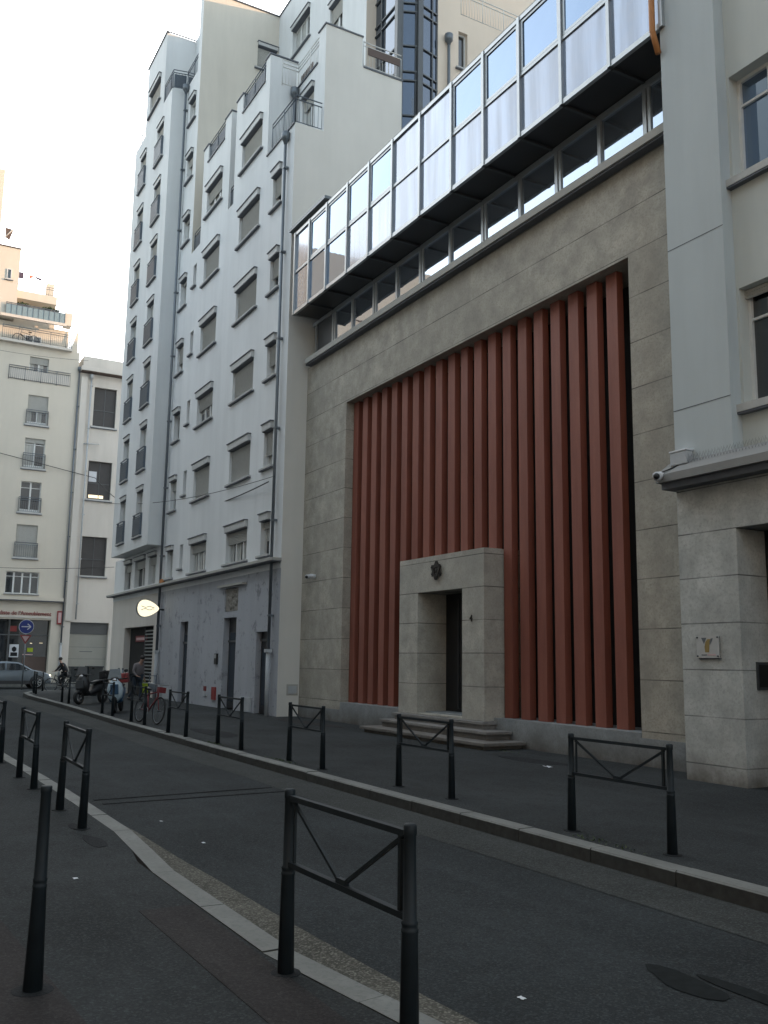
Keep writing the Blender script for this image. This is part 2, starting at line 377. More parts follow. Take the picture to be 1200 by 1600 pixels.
# ------------------------------------------------------------------ windows
WC = {}
def wmesh(key, fn):
    if key not in WC:
        mb = MB(); fn(mb); WC[key] = mb.mesh(key[0])
    return WC[key]
def window(parent, fr, u0, u1, z0, z1, leaves=2, shut=0., hood=.26, sill=.14, rail=None, sunk=.2, curtain=False,
           glass='glass', frame='frame', shutm='shut', transom=0., base=0., sillh=.07, hoodout=.10):
    w = round(u1-u0, 3); h = round(z1-z0, 3); ht = round(h - (hood if hood else 0), 3)
    off = OFF.get(parent.name, (0, 0, 0))
    def fm(mb):
        mb.m(frame); t = .055; d0, d1 = sunk-.05, sunk+.03
        mb.box(0, w, d0, d1, 0, t+base); mb.box(0, w, d0, d1, ht-t, ht)
        mb.box(0, t, d0, d1, t+base, ht-t); mb.box(w-t, w, d0, d1, t+base, ht-t)
        for i in range(1, leaves):
            x = w*i/leaves; mb.box(x-.05, x+.05, d0-.012, d1, t+base, ht-t)
        if transom:
            for i in range(leaves):
                a = t if i == 0 else w*i/leaves+.05; b = w-t if i == leaves-1 else w*(i+1)/leaves-.05
                mb.box(a, b, d0+.01, d1-.01, ht*transom-.02, ht*transom+.02)
    me = wmesh(('window', w, h, leaves, sunk, frame, transom, base, hood), fm)
    o = bpy.data.objects.new('window', me); COL.objects.link(o); o.parent = parent
    if fr[0] == 'y': o.location = (u0-off[0], fr[1]-off[1], z0-off[2])
    else: o.location = (fr[1]-off[0], u0-off[1], z0-off[2]); o.rotation_euler = (0, 0, math.pi/2)
    def sub(name, key, fn):
        c = bpy.data.objects.new(name, wmesh((name, *key), fn)); COL.objects.link(c); c.parent = o; return c
    def gm(mb):
        mb.m(glass).poly([(.04, sunk, .04), (w-.04, sunk, .04), (w-.04, sunk, ht-.04), (.04, sunk, ht-.04)])
    if shut < .98: sub('pane', (w, ht, sunk, glass), gm)
    if shut < .7 and w > .7 and glass == 'glass' and random.random() < .65:
        side = random.randint(0, 2)
        def um(mb):
            mb.m('curt')
            for i in range(leaves):
                a = w*i/leaves+.06; b = w*(i+1)/leaves-.06
                if side == 1 and i == leaves-1: continue
                e = b if side else (a+b)/2
                n = 6; top = ht-.05; bot = .06 if side != 2 else ht*.45
                for k in range(n):
                    x0 = a+(e-a)*k/n; x1 = a+(e-a)*(k+1)/n
                    mb.add([(x0, sunk-.004-.006*(k % 2), bot), (x1, sunk-.004-.006*((k+1) % 2), bot), (x1, sunk-.004-.006*((k+1) % 2), top), (x0, sunk-.004-.006*(k % 2), top)], [(0, 1, 2, 3)])
        sub('net_curtain', (w, ht, leaves, sunk, side), um)
    if shut > 0:
        def sm(mb):
            zb = ht*(1-shut); n = max(3, int((ht-zb)/.05)); dz = (ht-zb)/n
            mb.m(shutm)
            for i in range(n):
                z = zb+i*dz
                mb.prism([(.0, sunk-.09, z), (.0, sunk-.115, z+dz*.5), (.0, sunk-.09, z+dz*.96), (.0, sunk-.075, z+dz*.96), (.0, sunk-.075, z)], (w, 0, 0))
            mb.m('black').box(.02, w-.02, sunk-.074, sunk-.068, zb, ht)
        sub('shutter', (w, ht, shut, sunk, shutm), sm)
    if hood:
        def hm(mb):
            mb.m('hood').box(.0, w, -hoodout, sunk+.02, ht+.03, ht+hood-.03)
            mb.m('under').box(-.03, w+.03, -hoodout-.035, sunk+.02, ht+hood-.03, ht+hood)
            mb.box(.01, w-.01, -hoodout+.02, sunk, ht+.005, ht+.03)
        sub('shutter_box', (w, ht, hood, sunk, hoodout), hm)
    if sill:
        def im(mb):
            mb.m('sill').box(-sill, w+sill, -.11, sunk, -sillh+.02, .003)
            mb.m('under').box(-sill, w+sill, -.10, -.0, -sillh-.012, -sillh+.019)
        sub('sill', (w, sill, sunk, sillh), im)
    if rail:
        rh, kind = rail
        def rm(mb):
            mb.m('rail')
            y = -.10
            mb.box(-.06, w+.06, y-.02, y+.02, rh-.03, rh); mb.box(-.06, w+.06, y-.015, y+.015, rh-.16, rh-.13)
            if kind == 'panel':
                mb.m('railp'); n = int(w/.11)
                for i in range(n+1): mb.box(w*i/n-.03, w*i/n+.03, y-.012, y+.012, .06, rh-.19)
                mb.m('rail').box(-.06, w+.06, y-.015, y+.015, .03, .06)
                for x in (-.06, w+.04): mb.box(x, x+.02, y+.012, .0, .03, rh)
            else:
                n = int(w/.12)
                for i in range(n+1): mb.tube([(w*i/n, y, .04), (w*i/n, y, rh-.16)], .008, 5)
                mb.box(-.06, w+.06, y-.012, y+.012, .03, .05)
                for x in (-.06, w+.04): mb.box(x, x+.02, y, .0, .03, rh)
        sub('balcony_railing', (w, rh, kind), rm)
    return o
def railing(mb, pts, h=.95, panel_=None, step=.12, m1='rail', rails=(.0, .14)):
    """balustrade along a polyline at floor height"""
    for a, b in zip(pts[:-1], pts[1:]):
        a = Vector(a); b = Vector(b); L = (b-a).length; n = max(1, int(L/step))
        mb.m(m1)
        for dz in rails: mb.tube([a+Vector((0, 0, h-dz)), b+Vector((0, 0, h-dz))], .02, 6)
        mb.tube([a+Vector((0, 0, .08)), b+Vector((0, 0, .08))], .015, 5)
        for i in range(n+1):
            p = a.lerp(b, i/n)
            mb.tube([p+Vector((0, 0, .0 if i % 8 == 0 else .08)), p+Vector((0, 0, h-(rails[-1] if i % 8 else 0)))], .018 if i % 8 == 0 else .008, 5)
        if panel_:
            mb.m(panel_); t = (b-a).normalized(); nn = Vector((-t.y, t.x, 0))*.012
            p0 = a+t*.05; p1 = b-t*.05
            mb.prism([p0+Vector((0, 0, .12))+nn*1.3, p1+Vector((0, 0, .12))+nn*1.3, p1+Vector((0, 0, h-.2))+nn*1.3, p0+Vector((0, 0, h-.2))+nn*1.3], nn*1.5)
#@@SETTING
# ------------------------------------------------------------------ ground
gm = MB().m('asph'); gm.poly([(-300, -300, -.16), (300, -300, -.16), (300, 300, -.16), (-300, 300, -.16)])
struct(gm.build('ground'))
# road sheet with wear bands and patches
rd = MB().m('asph'); rd.poly([(60, 1.8, -.13), (60, 6.3, -.13), (-62, 6.3, -.13), (-62, 1.8, -.13)])
struct(rd.build('road'))
bd = MB().m('band')
b0 = [(40, 5.28), (-4.3, 5.30), (-7.5, 5.26), (-10, 5.22), (-14, 5.30), (-19, 5.22), (-27, 5.35), (-36, 5.3), (-45, 5.45)]
bd.poly([(x, y, -.126) for x, y in b0] + [(-45, 6.2, -.126), (40, 6.1, -.126)][0:2])
struct(bd.build('road_edge_band'))
gt = MB().m('gutter')
gl = [(-12.5, 2.50), (-9.9, 2.65), (-8.34, 2.67), (-7.6, 2.70), (-6.2, 2.73), (-5, 2.78), (-3.5, 2.9), (-1, 3.0), (8, 3.0)]
gt.poly([(x, y, -.126) for x, y in gl] + [(8, 2.0, -.126), (-12.5, 2.0, -.126)])
struct(gt.build('gutter'))
tr = MB().m('patch')
for (a, b) in (((-12.32, 2.72), (-12.55, 5.2)), ((-11.95, 2.75), (-12.12, 5.26))):
    tr.prism([(a[0], a[1], -.126), (b[0], b[1], -.126), (b[0]+.06, b[1], -.126), (a[0]+.06, a[1], -.126)], (0, 0, .004))
struct(tr.build('road_trench_lines'))
def blob(mb, cx, cy, rx, ry, z, n=18, seed=1, t=.004):
    rnd = random.Random(seed)
    pts = []
    for i in range(n):
        a = 2*math.pi*i/n; k = 1+.16*math.sin(a*2+seed)+.10*math.sin(a*3+seed*2)+rnd.uniform(-.05, .05)
        pts.append((cx+rx*k*math.cos(a), cy+ry*k*math.sin(a), z))
    mb.prism(pts, (0, 0, t))
st = MB().m('stain'); blob(st, -4.05, 4.25, .30, .12, -.126, 30, 3, .0008); blob(st, -3.55, 4.43, .5, .08, -.126, 30, 8, .0016)
struct(st.build('road_stain'))

# kerb polylines
def strip(mb, pts, width, z0, z1, seg=1.0, gap=.012):
    """kerb stones laid along a polyline: back edge pts, extending to the left normal by width"""
    P = [Vector((*p, 0)) for p in pts]; acc = []
    # resample
    d = [0]
    for a, b in zip(P[:-1], P[1:]): d.append(d[-1]+(b-a).length)
    def at(t):
        t = max(0, min(d[-1], t))
        for i in range(len(d)-1):
            if t <= d[i+1]: return P[i].lerp(P[i+1], (t-d[i])/max(1e-6, d[i+1]-d[i]))
        return P[-1]
    L = d[-1]; k = 0.; rnd = random.Random(4)
    while k < L-.05:
        l = min(seg*rnd.uniform(.9, 1.08), L-k)
        a, b = at(k+gap/2), at(k+l-gap/2)
        na = at(k+.3)-at(k-.3); nb = at(k+l+.3)-at(k+l-.3)
        na = Vector((-na.y, na.x, 0)).normalized()*width; nb = Vector((-nb.y, nb.x, 0)).normalized()*width
        dz = rnd.uniform(-.004, .004)
        z = Vector((0, 0, z1+dz)); c = .015; e = .2
        A, B, Cc, D = a, b, b+nb, a+na
        tp = [A+z, B+z, Cc+z-nb.normalized()*c, D+z-na.normalized()*c]
        lo = [A+Vector((0, 0, z0)), B+Vector((0, 0, z0)), Cc+Vector((0, 0, z0)), D+Vector((0, 0, z0))]
        md = [Cc+Vector((0, 0, z1+dz-c)), D+Vector((0, 0, z1+dz-c))]
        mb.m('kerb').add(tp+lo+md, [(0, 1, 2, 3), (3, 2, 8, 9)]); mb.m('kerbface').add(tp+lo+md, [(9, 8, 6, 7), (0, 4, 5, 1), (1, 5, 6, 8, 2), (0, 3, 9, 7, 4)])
        k += l
far_edge = [(40, 6.14), (-4, 6.13), (-10, 6.13), (-17, 6.16), (-25, 6.25), (-34, 6.50), (-42, 6.55), (-45, 6.75), (-46.8, 7.3), (-48.2, 8.4), (-48.9, 10), (-49, 60)]
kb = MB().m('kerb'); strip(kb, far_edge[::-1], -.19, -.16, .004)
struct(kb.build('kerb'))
fp = MB().m('pave'); fp.poly([(x, y, 0) for x, y in far_edge] + [(40, 60, 0)])
struct(fp.build('far_pavement'))
near_edge = [(-47, 1.9), (-30, 2.05), (-17, 2.14), (-12.6, 2.26), (-9.1, 2.27), (-8.6, 2.24), (-7.9, 2.13), (-7.1, 2.13), (-5.2, 2.15), (-4.6, 2.22), (-3.9, 2.34), (-2.5, 2.5), (8, 2.5)]
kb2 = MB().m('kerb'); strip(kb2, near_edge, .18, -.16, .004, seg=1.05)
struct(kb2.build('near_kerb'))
npv = MB().m('pave'); npv.poly([(x, y, 0) for x, y in near_edge[::-1]] + [(-47, -3.6, 0), (8, -3.6, 0)])
struct(npv.build('near_pavement'))
pj = MB().m('patch2'); pj.prism([(-6.9, .90, .0005), (-5.55, .99, .0005), (-4.6, 1.05, .0005), (-3, 1.0, .0005), (-3, .4, .0005), (-6.9, .2, .0005)], (0, 0, .003))
pj.m('patch2').prism([(-6.4, 1.75, .0005), (-3.4, 1.8, .0005), (-3.4, 2.12, .0005), (-6.4, 2.12, .0005)], (0, 0, .003))
pj.m('patch'); blob(pj, -8.9, 2.0, .35, .07, .0005, 14, 5, .003); blob(pj, -9.7, 2.0, .22, .06, .0005, 14, 6, .003)
struct(pj.build('pavement_patches'))
lp = MB().m('patch'); blob(lp, -20.5, 7.1, 1.5, .28, .0005, 16, 11, .003); blob(lp, -13.0, 10.2, .9, .22, .0005, 14, 12, .003)
lp.m('patch2'); blob(lp, -23.0, 10.5, 1.7, .32, .0005, 18, 13, .003)
struct(lp.build('far_pavement_patches'))
dp = MB().m('pave'); dp.poly([(-59.3, -60, 0), (-59.3, 60, 0), (-62.2, 60, 0), (-62.2, -60, 0)])
dp.m('kerb').box(-59.3, -59.1, -60, 60, -.16, .003)
struct(dp.build('cross_street_pavement'))
# weeds along the far kerb
rnd = random.Random(5); wd = MB().m('leaf')
for cx, cy, n in ((-6.9, 6.18, 40), (-14.6, 6.2, 60), (-17.9, 6.2, 80), (-14.7, 10.75, 50)):
    for i in range(n):
        x = cx+rnd.gauss(0, .28); y = cy+abs(rnd.gauss(0, .05)); hgt = rnd.uniform(.008, .028); a = rnd.uniform(0, 6.28)
        dx, dy = .012*math.cos(a), .012*math.sin(a)
        wd.add([(x-dx, y-dy, 0), (x+dx, y+dy, 0), (x+dx*2+rnd.uniform(-.02, .02), y+rnd.uniform(-.02, .02), hgt)], [(0, 1, 2)])
tag(wd.build('weeds'), 'low green weeds growing along the far kerb and steps', 'weeds', kind='stuff')
# ================================================================== A: stepped apartment block
YA = 10.75
A = thing('apartment_block', 'tall white stepped apartment block with terraces, grey shuttered windows and bay', 'apartment block', (-36, 10.75, 0))
FA = ('y', YA)
XR = -25.65
rows = [6.2, 9.12, 12.02, 15.0, 17.93, 20.8, 23.72, 26.45]        # top of each window
sills = [4.86, 7.66, 10.62, 13.57, 16.51, 19.44, 22.40, 25.2]
hA = []; wins = []
for k in range(6):   # large windows
    sh = [.38, .9, 1, 1, 1, 1][k]
    wins.append((-30.62, -28.6, sills[k], rows[k], dict(leaves=3, shut=sh, hood=.27)))
for k in range(6):
    sh = [.3, .88, .45, 1, 1, .45][k]
    wins.append((-34.68, -32.8, sills[k], rows[k], dict(leaves=3, shut=sh, hood=.27)))
for k in range(5):
    sh = [.2, .65, .6, .55, .6][k]
    wins.append((-27.38, -26.62, sills[k], rows[k], dict(leaves=1, shut=sh, hood=.27)))
for k in range(8):
    wins.append((-37.82, -36.98, sills[k], rows[k], dict(leaves=1, shut=[.1, .3, .1, .6, .1, .1, .3, .1][k], hood=.22)))
for k in range(5):
    wins.append((-36.08, -35.66, [5.15, 8.1, 11.03, 13.98, 16.93][k], [6.1, 9.1, 12.02, 14.95, 17.88][k], dict(leaves=1, shut=0, hood=0, sill=.06)))
holes = [(w[0], w[1], w[2], w[3]) for w in wins]
voids = [(-36.5, -35.35, 18.6, 40), (-35.35, -31.98, 22.72, 40), (-34.75, -32.7, 21.95, 22.8), (-31.98, -31.4, 18.6, 40), (-31.4, XR, 22.73, 40),
         (-30.72, -28.45, 21.95, 22.8), (-28.02, XR, 18.85, 40), (-38.6, -36.95, 27.4, 40)]
w_ = MB().m('white')
w_.panel(FA, -38.6, XR, 4.66, 31.1, holes, .22, voids)
# tops and returns of the stepped parapets
w_.box(-38.6, -36.95, YA+.004, 15, 27.2, 27.4)
w_.box(-34.75, -32.7, YA+.004, 14.3, 21.75, 21.95); w_.box(-30.72, -28.45, YA+.004, 14.3, 21.75, 21.95)
for x0, x1 in ((-35.35, -34.75), (-32.7, -31.98), (-31.4, -30.72), (-28.45, -28.02)):
    w_.box(x0, x1, YA+.004, 11.75, 18.6, 22.716)
for x0, x1 in ((-34.75, -32.7), (-30.72, -28.45)):
    w_.box(x0, x1, YA+.004, YA+.25, 21.0, 21.74); w_.box(x0, x1, YA+.4, YA+.5, 18.6, 21.74)
w_.box(-36.5, -35.35, YA+.004, 12.2, 18.4, 18.6); w_.box(-31.98, -31.4, YA+.004, 12.2, 18.4, 18.6)
w_.box(-36.5, -35.35, 12.0, 12.2, 18.6, 21.95); w_.box(-31.98, -31.4, 12.0, 12.2, 18.6, 21.95)
# set-back body behind the terraces
w_.box(-36.49, -28.02, 12.2, 14.4, 18.6, 21.94)
# rear upper block with window
holesR = [(-34.85, -33.0, 27.95, 29.5), (-30.95, -29.8, 26.2, 28.0)]
w_.panel(('y', 14.36), -36.5, -27.75, 21.95, 31.1, holesR, .2)
w_.poly([(-36.5, 14.36, 31.1), (-27.75, 14.36, 31.1), (-27.75, 24, 31.1), (-36.5, 24, 31.1)])
# bay (front)
FB = ('y', 10.1)
bayh = []
for k in range(7):
    bayh.append((-43.85, -42.8, 6.86+2.945*k, 9.08+2.9*k)); bayh.append((-40.85, -39.75, 6.86+2.945*k, 9.1+2.9*k))
bayh.append((-42.65, -40.75, 27.98, 29.35))
w_.panel(FB, -45.1, -38.6, 6.35, 27.3, bayh[:-1], .22)
w_.panel(FB, -43.3, -40.03, 27.3, 31.0, bayh[-1:], .22)
w_.poly([(-38.6, 10.1, 6.35), (-38.6, YA, 6.35), (-38.6, YA, 27.3), (-38.6, 10.1, 27.3)])
w_.poly([(-45.1, 10.1, 6.35), (-45.1, 16, 6.35), (-45.1, 16, 27.3), (-45.1, 10.1, 27.3)])
w_.poly([(-45.1, 10.101, 27.3), (-38.6, 10.101, 27.3), (-38.6, 16, 27.3), (-45.1, 16, 27.3)])
w_.poly([(-40.03, 10.1, 27.3), (-40.03, 11.5, 27.3), (-40.03, 11.5, 31.0), (-40.03, 10.1, 31.0)])
w_.poly([(-43.3, 10.1, 27.3), (-43.3, 16, 27.3), (-43.3, 16, 31.0), (-43.3, 10.1, 31.0)])
w_.poly([(-43.3, 10.1, 31.0), (-40.03, 10.1, 31.0), (-40.03, 16, 31.0), (-43.3, 16, 31.0)])
w_.poly([(-40.03, 11.5, 27.3), (-36.95, 11.5, 27.3), (-36.95, 11.5, 31.1), (-40.03, 11.5, 31.1)])
w_.poly([(-40.03, 11.5, 31.1), (-36.5, 11.5, 31.1), (-36.5, 24, 31.1), (-40.03, 24, 31.1)])
w_.poly([(-36.95, YA, 27.4), (-36.95, 11.5, 27.4), (-36.95, 11.5, 31.1), (-36.95, YA, 31.1)])
w_.poly([(-36.95, YA, 31.1), (-36.5, YA, 31.1), (-36.5, 11.5, 31.1), (-36.95, 11.5, 31.1)])
# first-floor recessed wall under the bay, left end and back
rec = [(-44.9, -43.6, 4.8, 6.2), (-43.0, -41.2, 4.8, 6.2), (-40.6, -39.4, 4.8, 6.2)]
w_.panel(FA, -46.9, -38.6, 4.66, 6.35, rec, .2)
w_.poly([(-45.1, 10.1, 6.35), (-38.6, 10.1, 6.35), (-38.6, YA, 6.35), (-45.1, YA, 6.35)])
w_.poly([(-46.9, YA, 0), (-46.9, 16, 0), (-46.9, 16, 6.35), (-46.9, YA, 6.35)])
w_.poly([(-46.9, YA, 6.352), (-45.1, YA, 6.352), (-45.1, 16, 6.352), (-46.9, 16, 6.352)])
w_.box(-46.86, -27.0, 24.01, 60, 0, 27); w_.box(-46.86, -36.6, 16.02, 24, 0, 26.9)  # unseen rear mass, added to keep low sun off the far fronts
w_.build('wall', A)
# copings
CP = []
class _C:
    def box(self, *a): CP.append(a); return self
cp = _C()
for a, b, z in ((-35.38, -34.72, 22.72), (-32.73, -31.95, 22.72), (-31.43, -30.69, 22.73), (-28.48, -27.99, 22.73)):
    cp.box(a, b, YA-.04, 11.8, z, z+.05)
cp.box(-34.75, -32.7, YA-.05, YA+.0, 21.9, 21.95); cp.box(-30.72, -28.45, YA-.05, YA, 21.9, 21.95)
cp.box(-28.02, XR+.02, YA-.05, YA, 18.80, 18.86)
cp.box(-43.35, -40.0, 10.05, 10.2, 31.0, 31.06); cp.box(-40.0, -39.97, 10.05, 11.5, 31.0, 31.06)
cp.box(-36.99, -36.45, 10.7, 10.8, 31.1, 31.16); cp.box(-36.5, -36.45, 10.8, 14.36, 31.1, 31.16); cp.box(-36.45, -27.7, 14.31, 14.45, 31.1, 31.16)
for a_ in CP: MB().m('under').box(*a_).build('coping', A)
tw = MB().m('beige')
tw.panel(('x', -36.5), YA, 14.36, 18.6, 31.1, [(13.35, 14.3, 28.2, 29.5)], .2)
tw.build('tower_wall', A, 'beige side wall of the stair tower')
ga = MB().m('gable')
ga.poly([(XR, YA, 0), (XR, 24, 0), (XR, 24, 18.85), (XR, YA, 18.85)])
ga.poly([(XR, 11.77, 18.85), (XR, 13.15, 18.85), (XR, 13.15, 22.76), (XR, 11.77, 22.76)])
ga.poly([(XR, 13.15, 18.85), (XR, 14.72, 18.85), (XR, 14.72, 21.68), (XR, 13.15, 21.68)])
ga.poly([(-26.9, 14.72, 12), (XR, 14.72, 12), (XR, 14.72, 21.68), (-26.9, 14.72, 21.68)])
ga.build('gable_wall', A)
v5 = MB().m('white')
v5.panel(('y', 11.77), -28.02, XR, 18.85, 21.68, [(-27.5, -26.5, 18.9, 21.15)], .2)
v5.box(-26.2, XR-.004, 11.774, 13.146, 21.68, 22.756)
v5.box(-28.02, -26.2, 11.9, 14.7, 21.5, 21.68); v5.box(-26.2, XR-.004, 13.15, 14.7, 21.5, 21.678)
v5.box(-28.02, XR-.004, YA+.005, 11.9, 18.65, 18.848)
v5.m('under').box(-26.24, XR+.03, 11.73, 13.18, 22.76, 22.81); v5.box(-28.06, -26.24, 11.72, 11.77, 21.64, 21.69); v5.box(XR, XR+.03, 13.2, 14.75, 21.64, 21.69)
v5.build('setback_wall', A)
# warm return of the rear block and right-hand rear wing
wr = MB().m('warm')
wr.poly([(-27.75, 14.36, 21.68), (-27.75, 16.5, 21.68), (-27.75, 16.5, 31.1), (-27.75, 14.36, 31.1)])
wr.panel(('x', -25.9), 16.35, 23, 12, 31, [(17.25, 17.65, 23.2, 24.7)], .2, [(17.35, 23, 25.4, 31)])
wr.poly([(-25.9, 16.36, 12), (-28.5, 16.36, 12), (-28.5, 16.36, 31), (-25.9, 16.36, 31)])
wr.poly([(-27.3, 17.35, 25.4), (-27.3, 23, 25.4), (-27.3, 23, 31), (-27.3, 17.35, 31)])
wr.poly([(-27.3, 17.35, 25.4), (-25.9, 17.35, 25.4), (-25.9, 17.35, 31), (-27.3, 17.35, 31)])
wr.poly([(-25.9, 17.35, 25.4), (-25.9, 23, 25.4), (-27.3, 23, 25.4), (-27.3, 17.35, 25.4)])
wr.build('rear_wing_wall', A)
# glass stair tower (three facets)
gx = [(-27.0, 14.72), (-26.15, 14.80), (-25.85, 15.55), (-26.1, 16.34)]
gx = [(-27.75, 14.78), (-26.05, 14.78), (-25.75, 15.48), (-25.95, 16.34)]
tg = MB().m('tower_glass')
for (a, b) in zip(gx[:-1], gx[1:]): tg.poly([(a[0], a[1], 15), (b[0], b[1], 15), (b[0], b[1], 33), (a[0], a[1], 33)])
tgo = tg.build('stair_glazing', A)
tm = MB().m('alud')
for i, (a, b) in enumerate(zip(gx[:-1], gx[1:])):
    va, vb = Vector((*a, 0)), Vector((*b, 0)); t = (vb-va).normalized(); nn = Vector((t.y, -t.x, 0))*.03
    for k in range(16):
        for dz in (0, .35):
            z = 15.2+k*1.35+dz*(k % 2); p, q = va+Vector((0, 0, z))+nn, vb+Vector((0, 0, z))+nn
            tm.bar(p, q, .05, .05)
            if k % 2 == 0: break
    for f_ in (.18, .82) if i == 1 else ((.3,) if i == 0 else (.7,)):
        p = va.lerp(vb, f_)+nn; tm.bar(p+Vector((0, 0, 15)), p+Vector((0, 0, 33)), .05, .05)
for i in (1, 2): tm.bar((gx[i][0], gx[i][1], 15), (gx[i][0], gx[i][1], 33), .2, .2)
tm.bar((gx[3][0], gx[3][1], 15), (gx[3][0], gx[3][1], 33), .08, .08)
tm.build('mullion', tgo)
# railings
def part_rail(pts, **kw):
    mb = MB(); railing(mb, pts, **kw); return mb.build('terrace_railing', A)
part_rail([(-34.75, YA+.06, 21.95), (-32.7, YA+.06, 21.95)], h=.85, panel_='railp')
part_rail([(-30.72, YA+.06, 21.95), (-28.45, YA+.06, 21.95)], h=.85, panel_='railp')
part_rail([(-27.7, YA+.04, 18.85), (XR-.06, YA+.04, 18.85), (XR-.06, 11.72, 18.85)], h=1.0)
part_rail([(-28.02, 11.2, 21.68), (-28.02, 11.82, 21.68), (-26.25, 11.82, 21.68)], h=1.0, m1='railw', rails=(0, .14, .28))
part_rail([(XR-.03, 13.2, 21.68), (XR-.03, 14.7, 21.68)], h=.95, m1='railw')
part_rail([(-40.0, 10.14, 27.3), (-38.64, 10.14, 27.3), (-38.64, 10.8, 27.4), (-38.64, 11.3, 27.4)], h=.95, panel_='rail')
part_rail([(-38.6, YA+.05, 27.4), (-36.98, YA+.05, 27.4)], h=.95)
part_rail([(-45.05, 10.14, 27.3), (-43.34, 10.14, 27.3)], h=.6, m1='railw')
part_rail([(-25.95, 17.4, 25.4), (-25.95, 22.9, 25.4)], h=1.0, m1='railw', rails=(0, .15))
for (x0, x1) in ((-36.45, -35.4), (-31.95, -31.43)):
    part_rail([(x0, YA+.1, 18.6), (x1, YA+.1, 18.6)], h=.9, panel_='railp')
MB().m('timber').box(XR+.02, XR+.06, 13.35, 14.6, 22.15, 22.42).build('planter_board', A)
MB().m('timber').box(-27.9, -26.9, 11.86, 11.9, 21.85, 22.15).build('planter_board', A)
# windows of block A
for (a, b, z0, z1, kw) in wins: window(A, FA, a, b, z0, z1, **kw)
for k in range(7):
    for (a, b) in ((-43.85, -42.8), (-40.85, -39.75)):
        z0 = 6.86+2.945*k; window(A, FB, a, b, z0, (9.08 if a < -42 else 9.1)+2.9*k, leaves=2, shut=[0, .0, .35, .0, .3, .25, .3][k], hood=.24, rail=(.98, 'panel'), sill=.16, hoodout=.04)
window(A, FB, -42.65, -40.75, 27.98, 29.35, leaves=3, shut=1, hood=.25)
for (a, b, c, d) in rec: window(A, FA, a, b, c, d, leaves=2, shut=.3, hood=.2, sill=0)
window(A, ('y', 14.36), -34.85, -33.0, 27.95, 29.5, leaves=3, shut=0, hood=.22)
window(A, ('y', 14.36), -30.95, -29.8, 26.2, 28.0, leaves=2, shut=.4, hood=.22)
window(A, ('x', -36.5), 13.35, 14.3, 28.2, 29.5, leaves=2, shut=.9, hood=.22)
window(A, ('y', 11.77), -27.5, -26.5, 18.9, 21.15, leaves=2, shut=.2, hood=.22, sill=0)
window(A, ('x', -25.9), 17.25, 17.65, 23.2, 24.7, leaves=1, hood=0)
for (x0, x1) in ((-36.3, -35.5), (-31.95, -31.45)):
    window(A, ('y', 11.98), x0, x1, 18.62, 20.8, leaves=1, hood=.2, sill=0, sunk=.0)
# ledge
ld = MB().m('concrete')
ld.box(-47.15, -25.62, YA-.32, YA+.0, 4.58, 4.66); ld.m('under').box(-47.15, -25.62, YA-.30, YA-.0, 4.55, 4.579)
ld.m('white').box(-47.0, -25.66, YA-.004, YA+.3, 4.36, 4.55)
ld.build('ledge', A)
# ground floor
gf = MB().m('greybase')
gfh = [(-35.48, -34.5, 0, 3.03, .19), (-30.5, -29.27, 0, 3.02, .23), (-27.45, -26.55, 0, 2.49, .2), (-30.5, -29.2, 3.22, 4.02, .08)]
gf.panel(FA, -38.9, -25.64, -.1, 4.36, gfh, .3)
gf.m('cream2').panel(FA, -46.9, -38.9, -.1, 4.36, [(-44.3, -39.3, 0, 3.0, .3)], .6)
gf.m('darkback').box(-44.3, -39.3, YA+.3, YA+.4, -.1, 3.0)
gf.build('ground_floor_wall', A)
for (a, b, z, nm, dk) in ((-35.48, -34.5, 3.03, 'door', .19), (-30.5, -29.27, 3.02, 'door', .23), (-27.45, -26.55, 2.49, 'door', .2)):
    d = MB().m('blackdoor').box(a, b, YA+dk-.02, YA+dk+.03, 0, z)
    d.m('jeans').box(a+.12, b-.12, YA+dk-.03, YA+dk-.021, .25, z-.5)
    d.m('alud').box(a, b, YA+dk-.06, YA+dk-.02, 2.2, 2.27)
    do = d.build('door', A)
    MB().m('chrome').tube([(b-.2, YA+dk-.08, .95), (b-.2, YA+dk-.08, 1.35)], .014).build('door_handle', do)
dd = MB().m('stonepanel').box(-30.48, -29.22, YA+.04, YA+.08, 3.24, 4.0)
for i in range(26):
    dd.ball((random.uniform(-30.3, -29.4), YA+.045, random.uniform(3.35, 3.9)), random.uniform(.05, .12), 1, (1, .35, 1))
dd.m('concrete').box(-31.0, -28.5, YA-.13, YA, 4.06, 4.13)
dd.build('carved_panel', A)
sg = MB()
for i in range(19):
    z = .08+i*.15; sg.m('alu').box(-41.2, -39.35, YA+.17, YA+.20, z, z+.055)
for x in (-41.25, -39.33): sg.m('alud').box(x-.03, x+.03, YA+.16, YA+.22, 0, 2.98)
sg.build('slatted_grille', A)
MB().m('dred').box(-43.2, -41.3, YA+.26, YA+.29, 2.35, 2.62).m('pink').box(-43.05, -41.45, YA+.25, YA+.259, 2.42, 2.54).build('inner_sign_board', A)
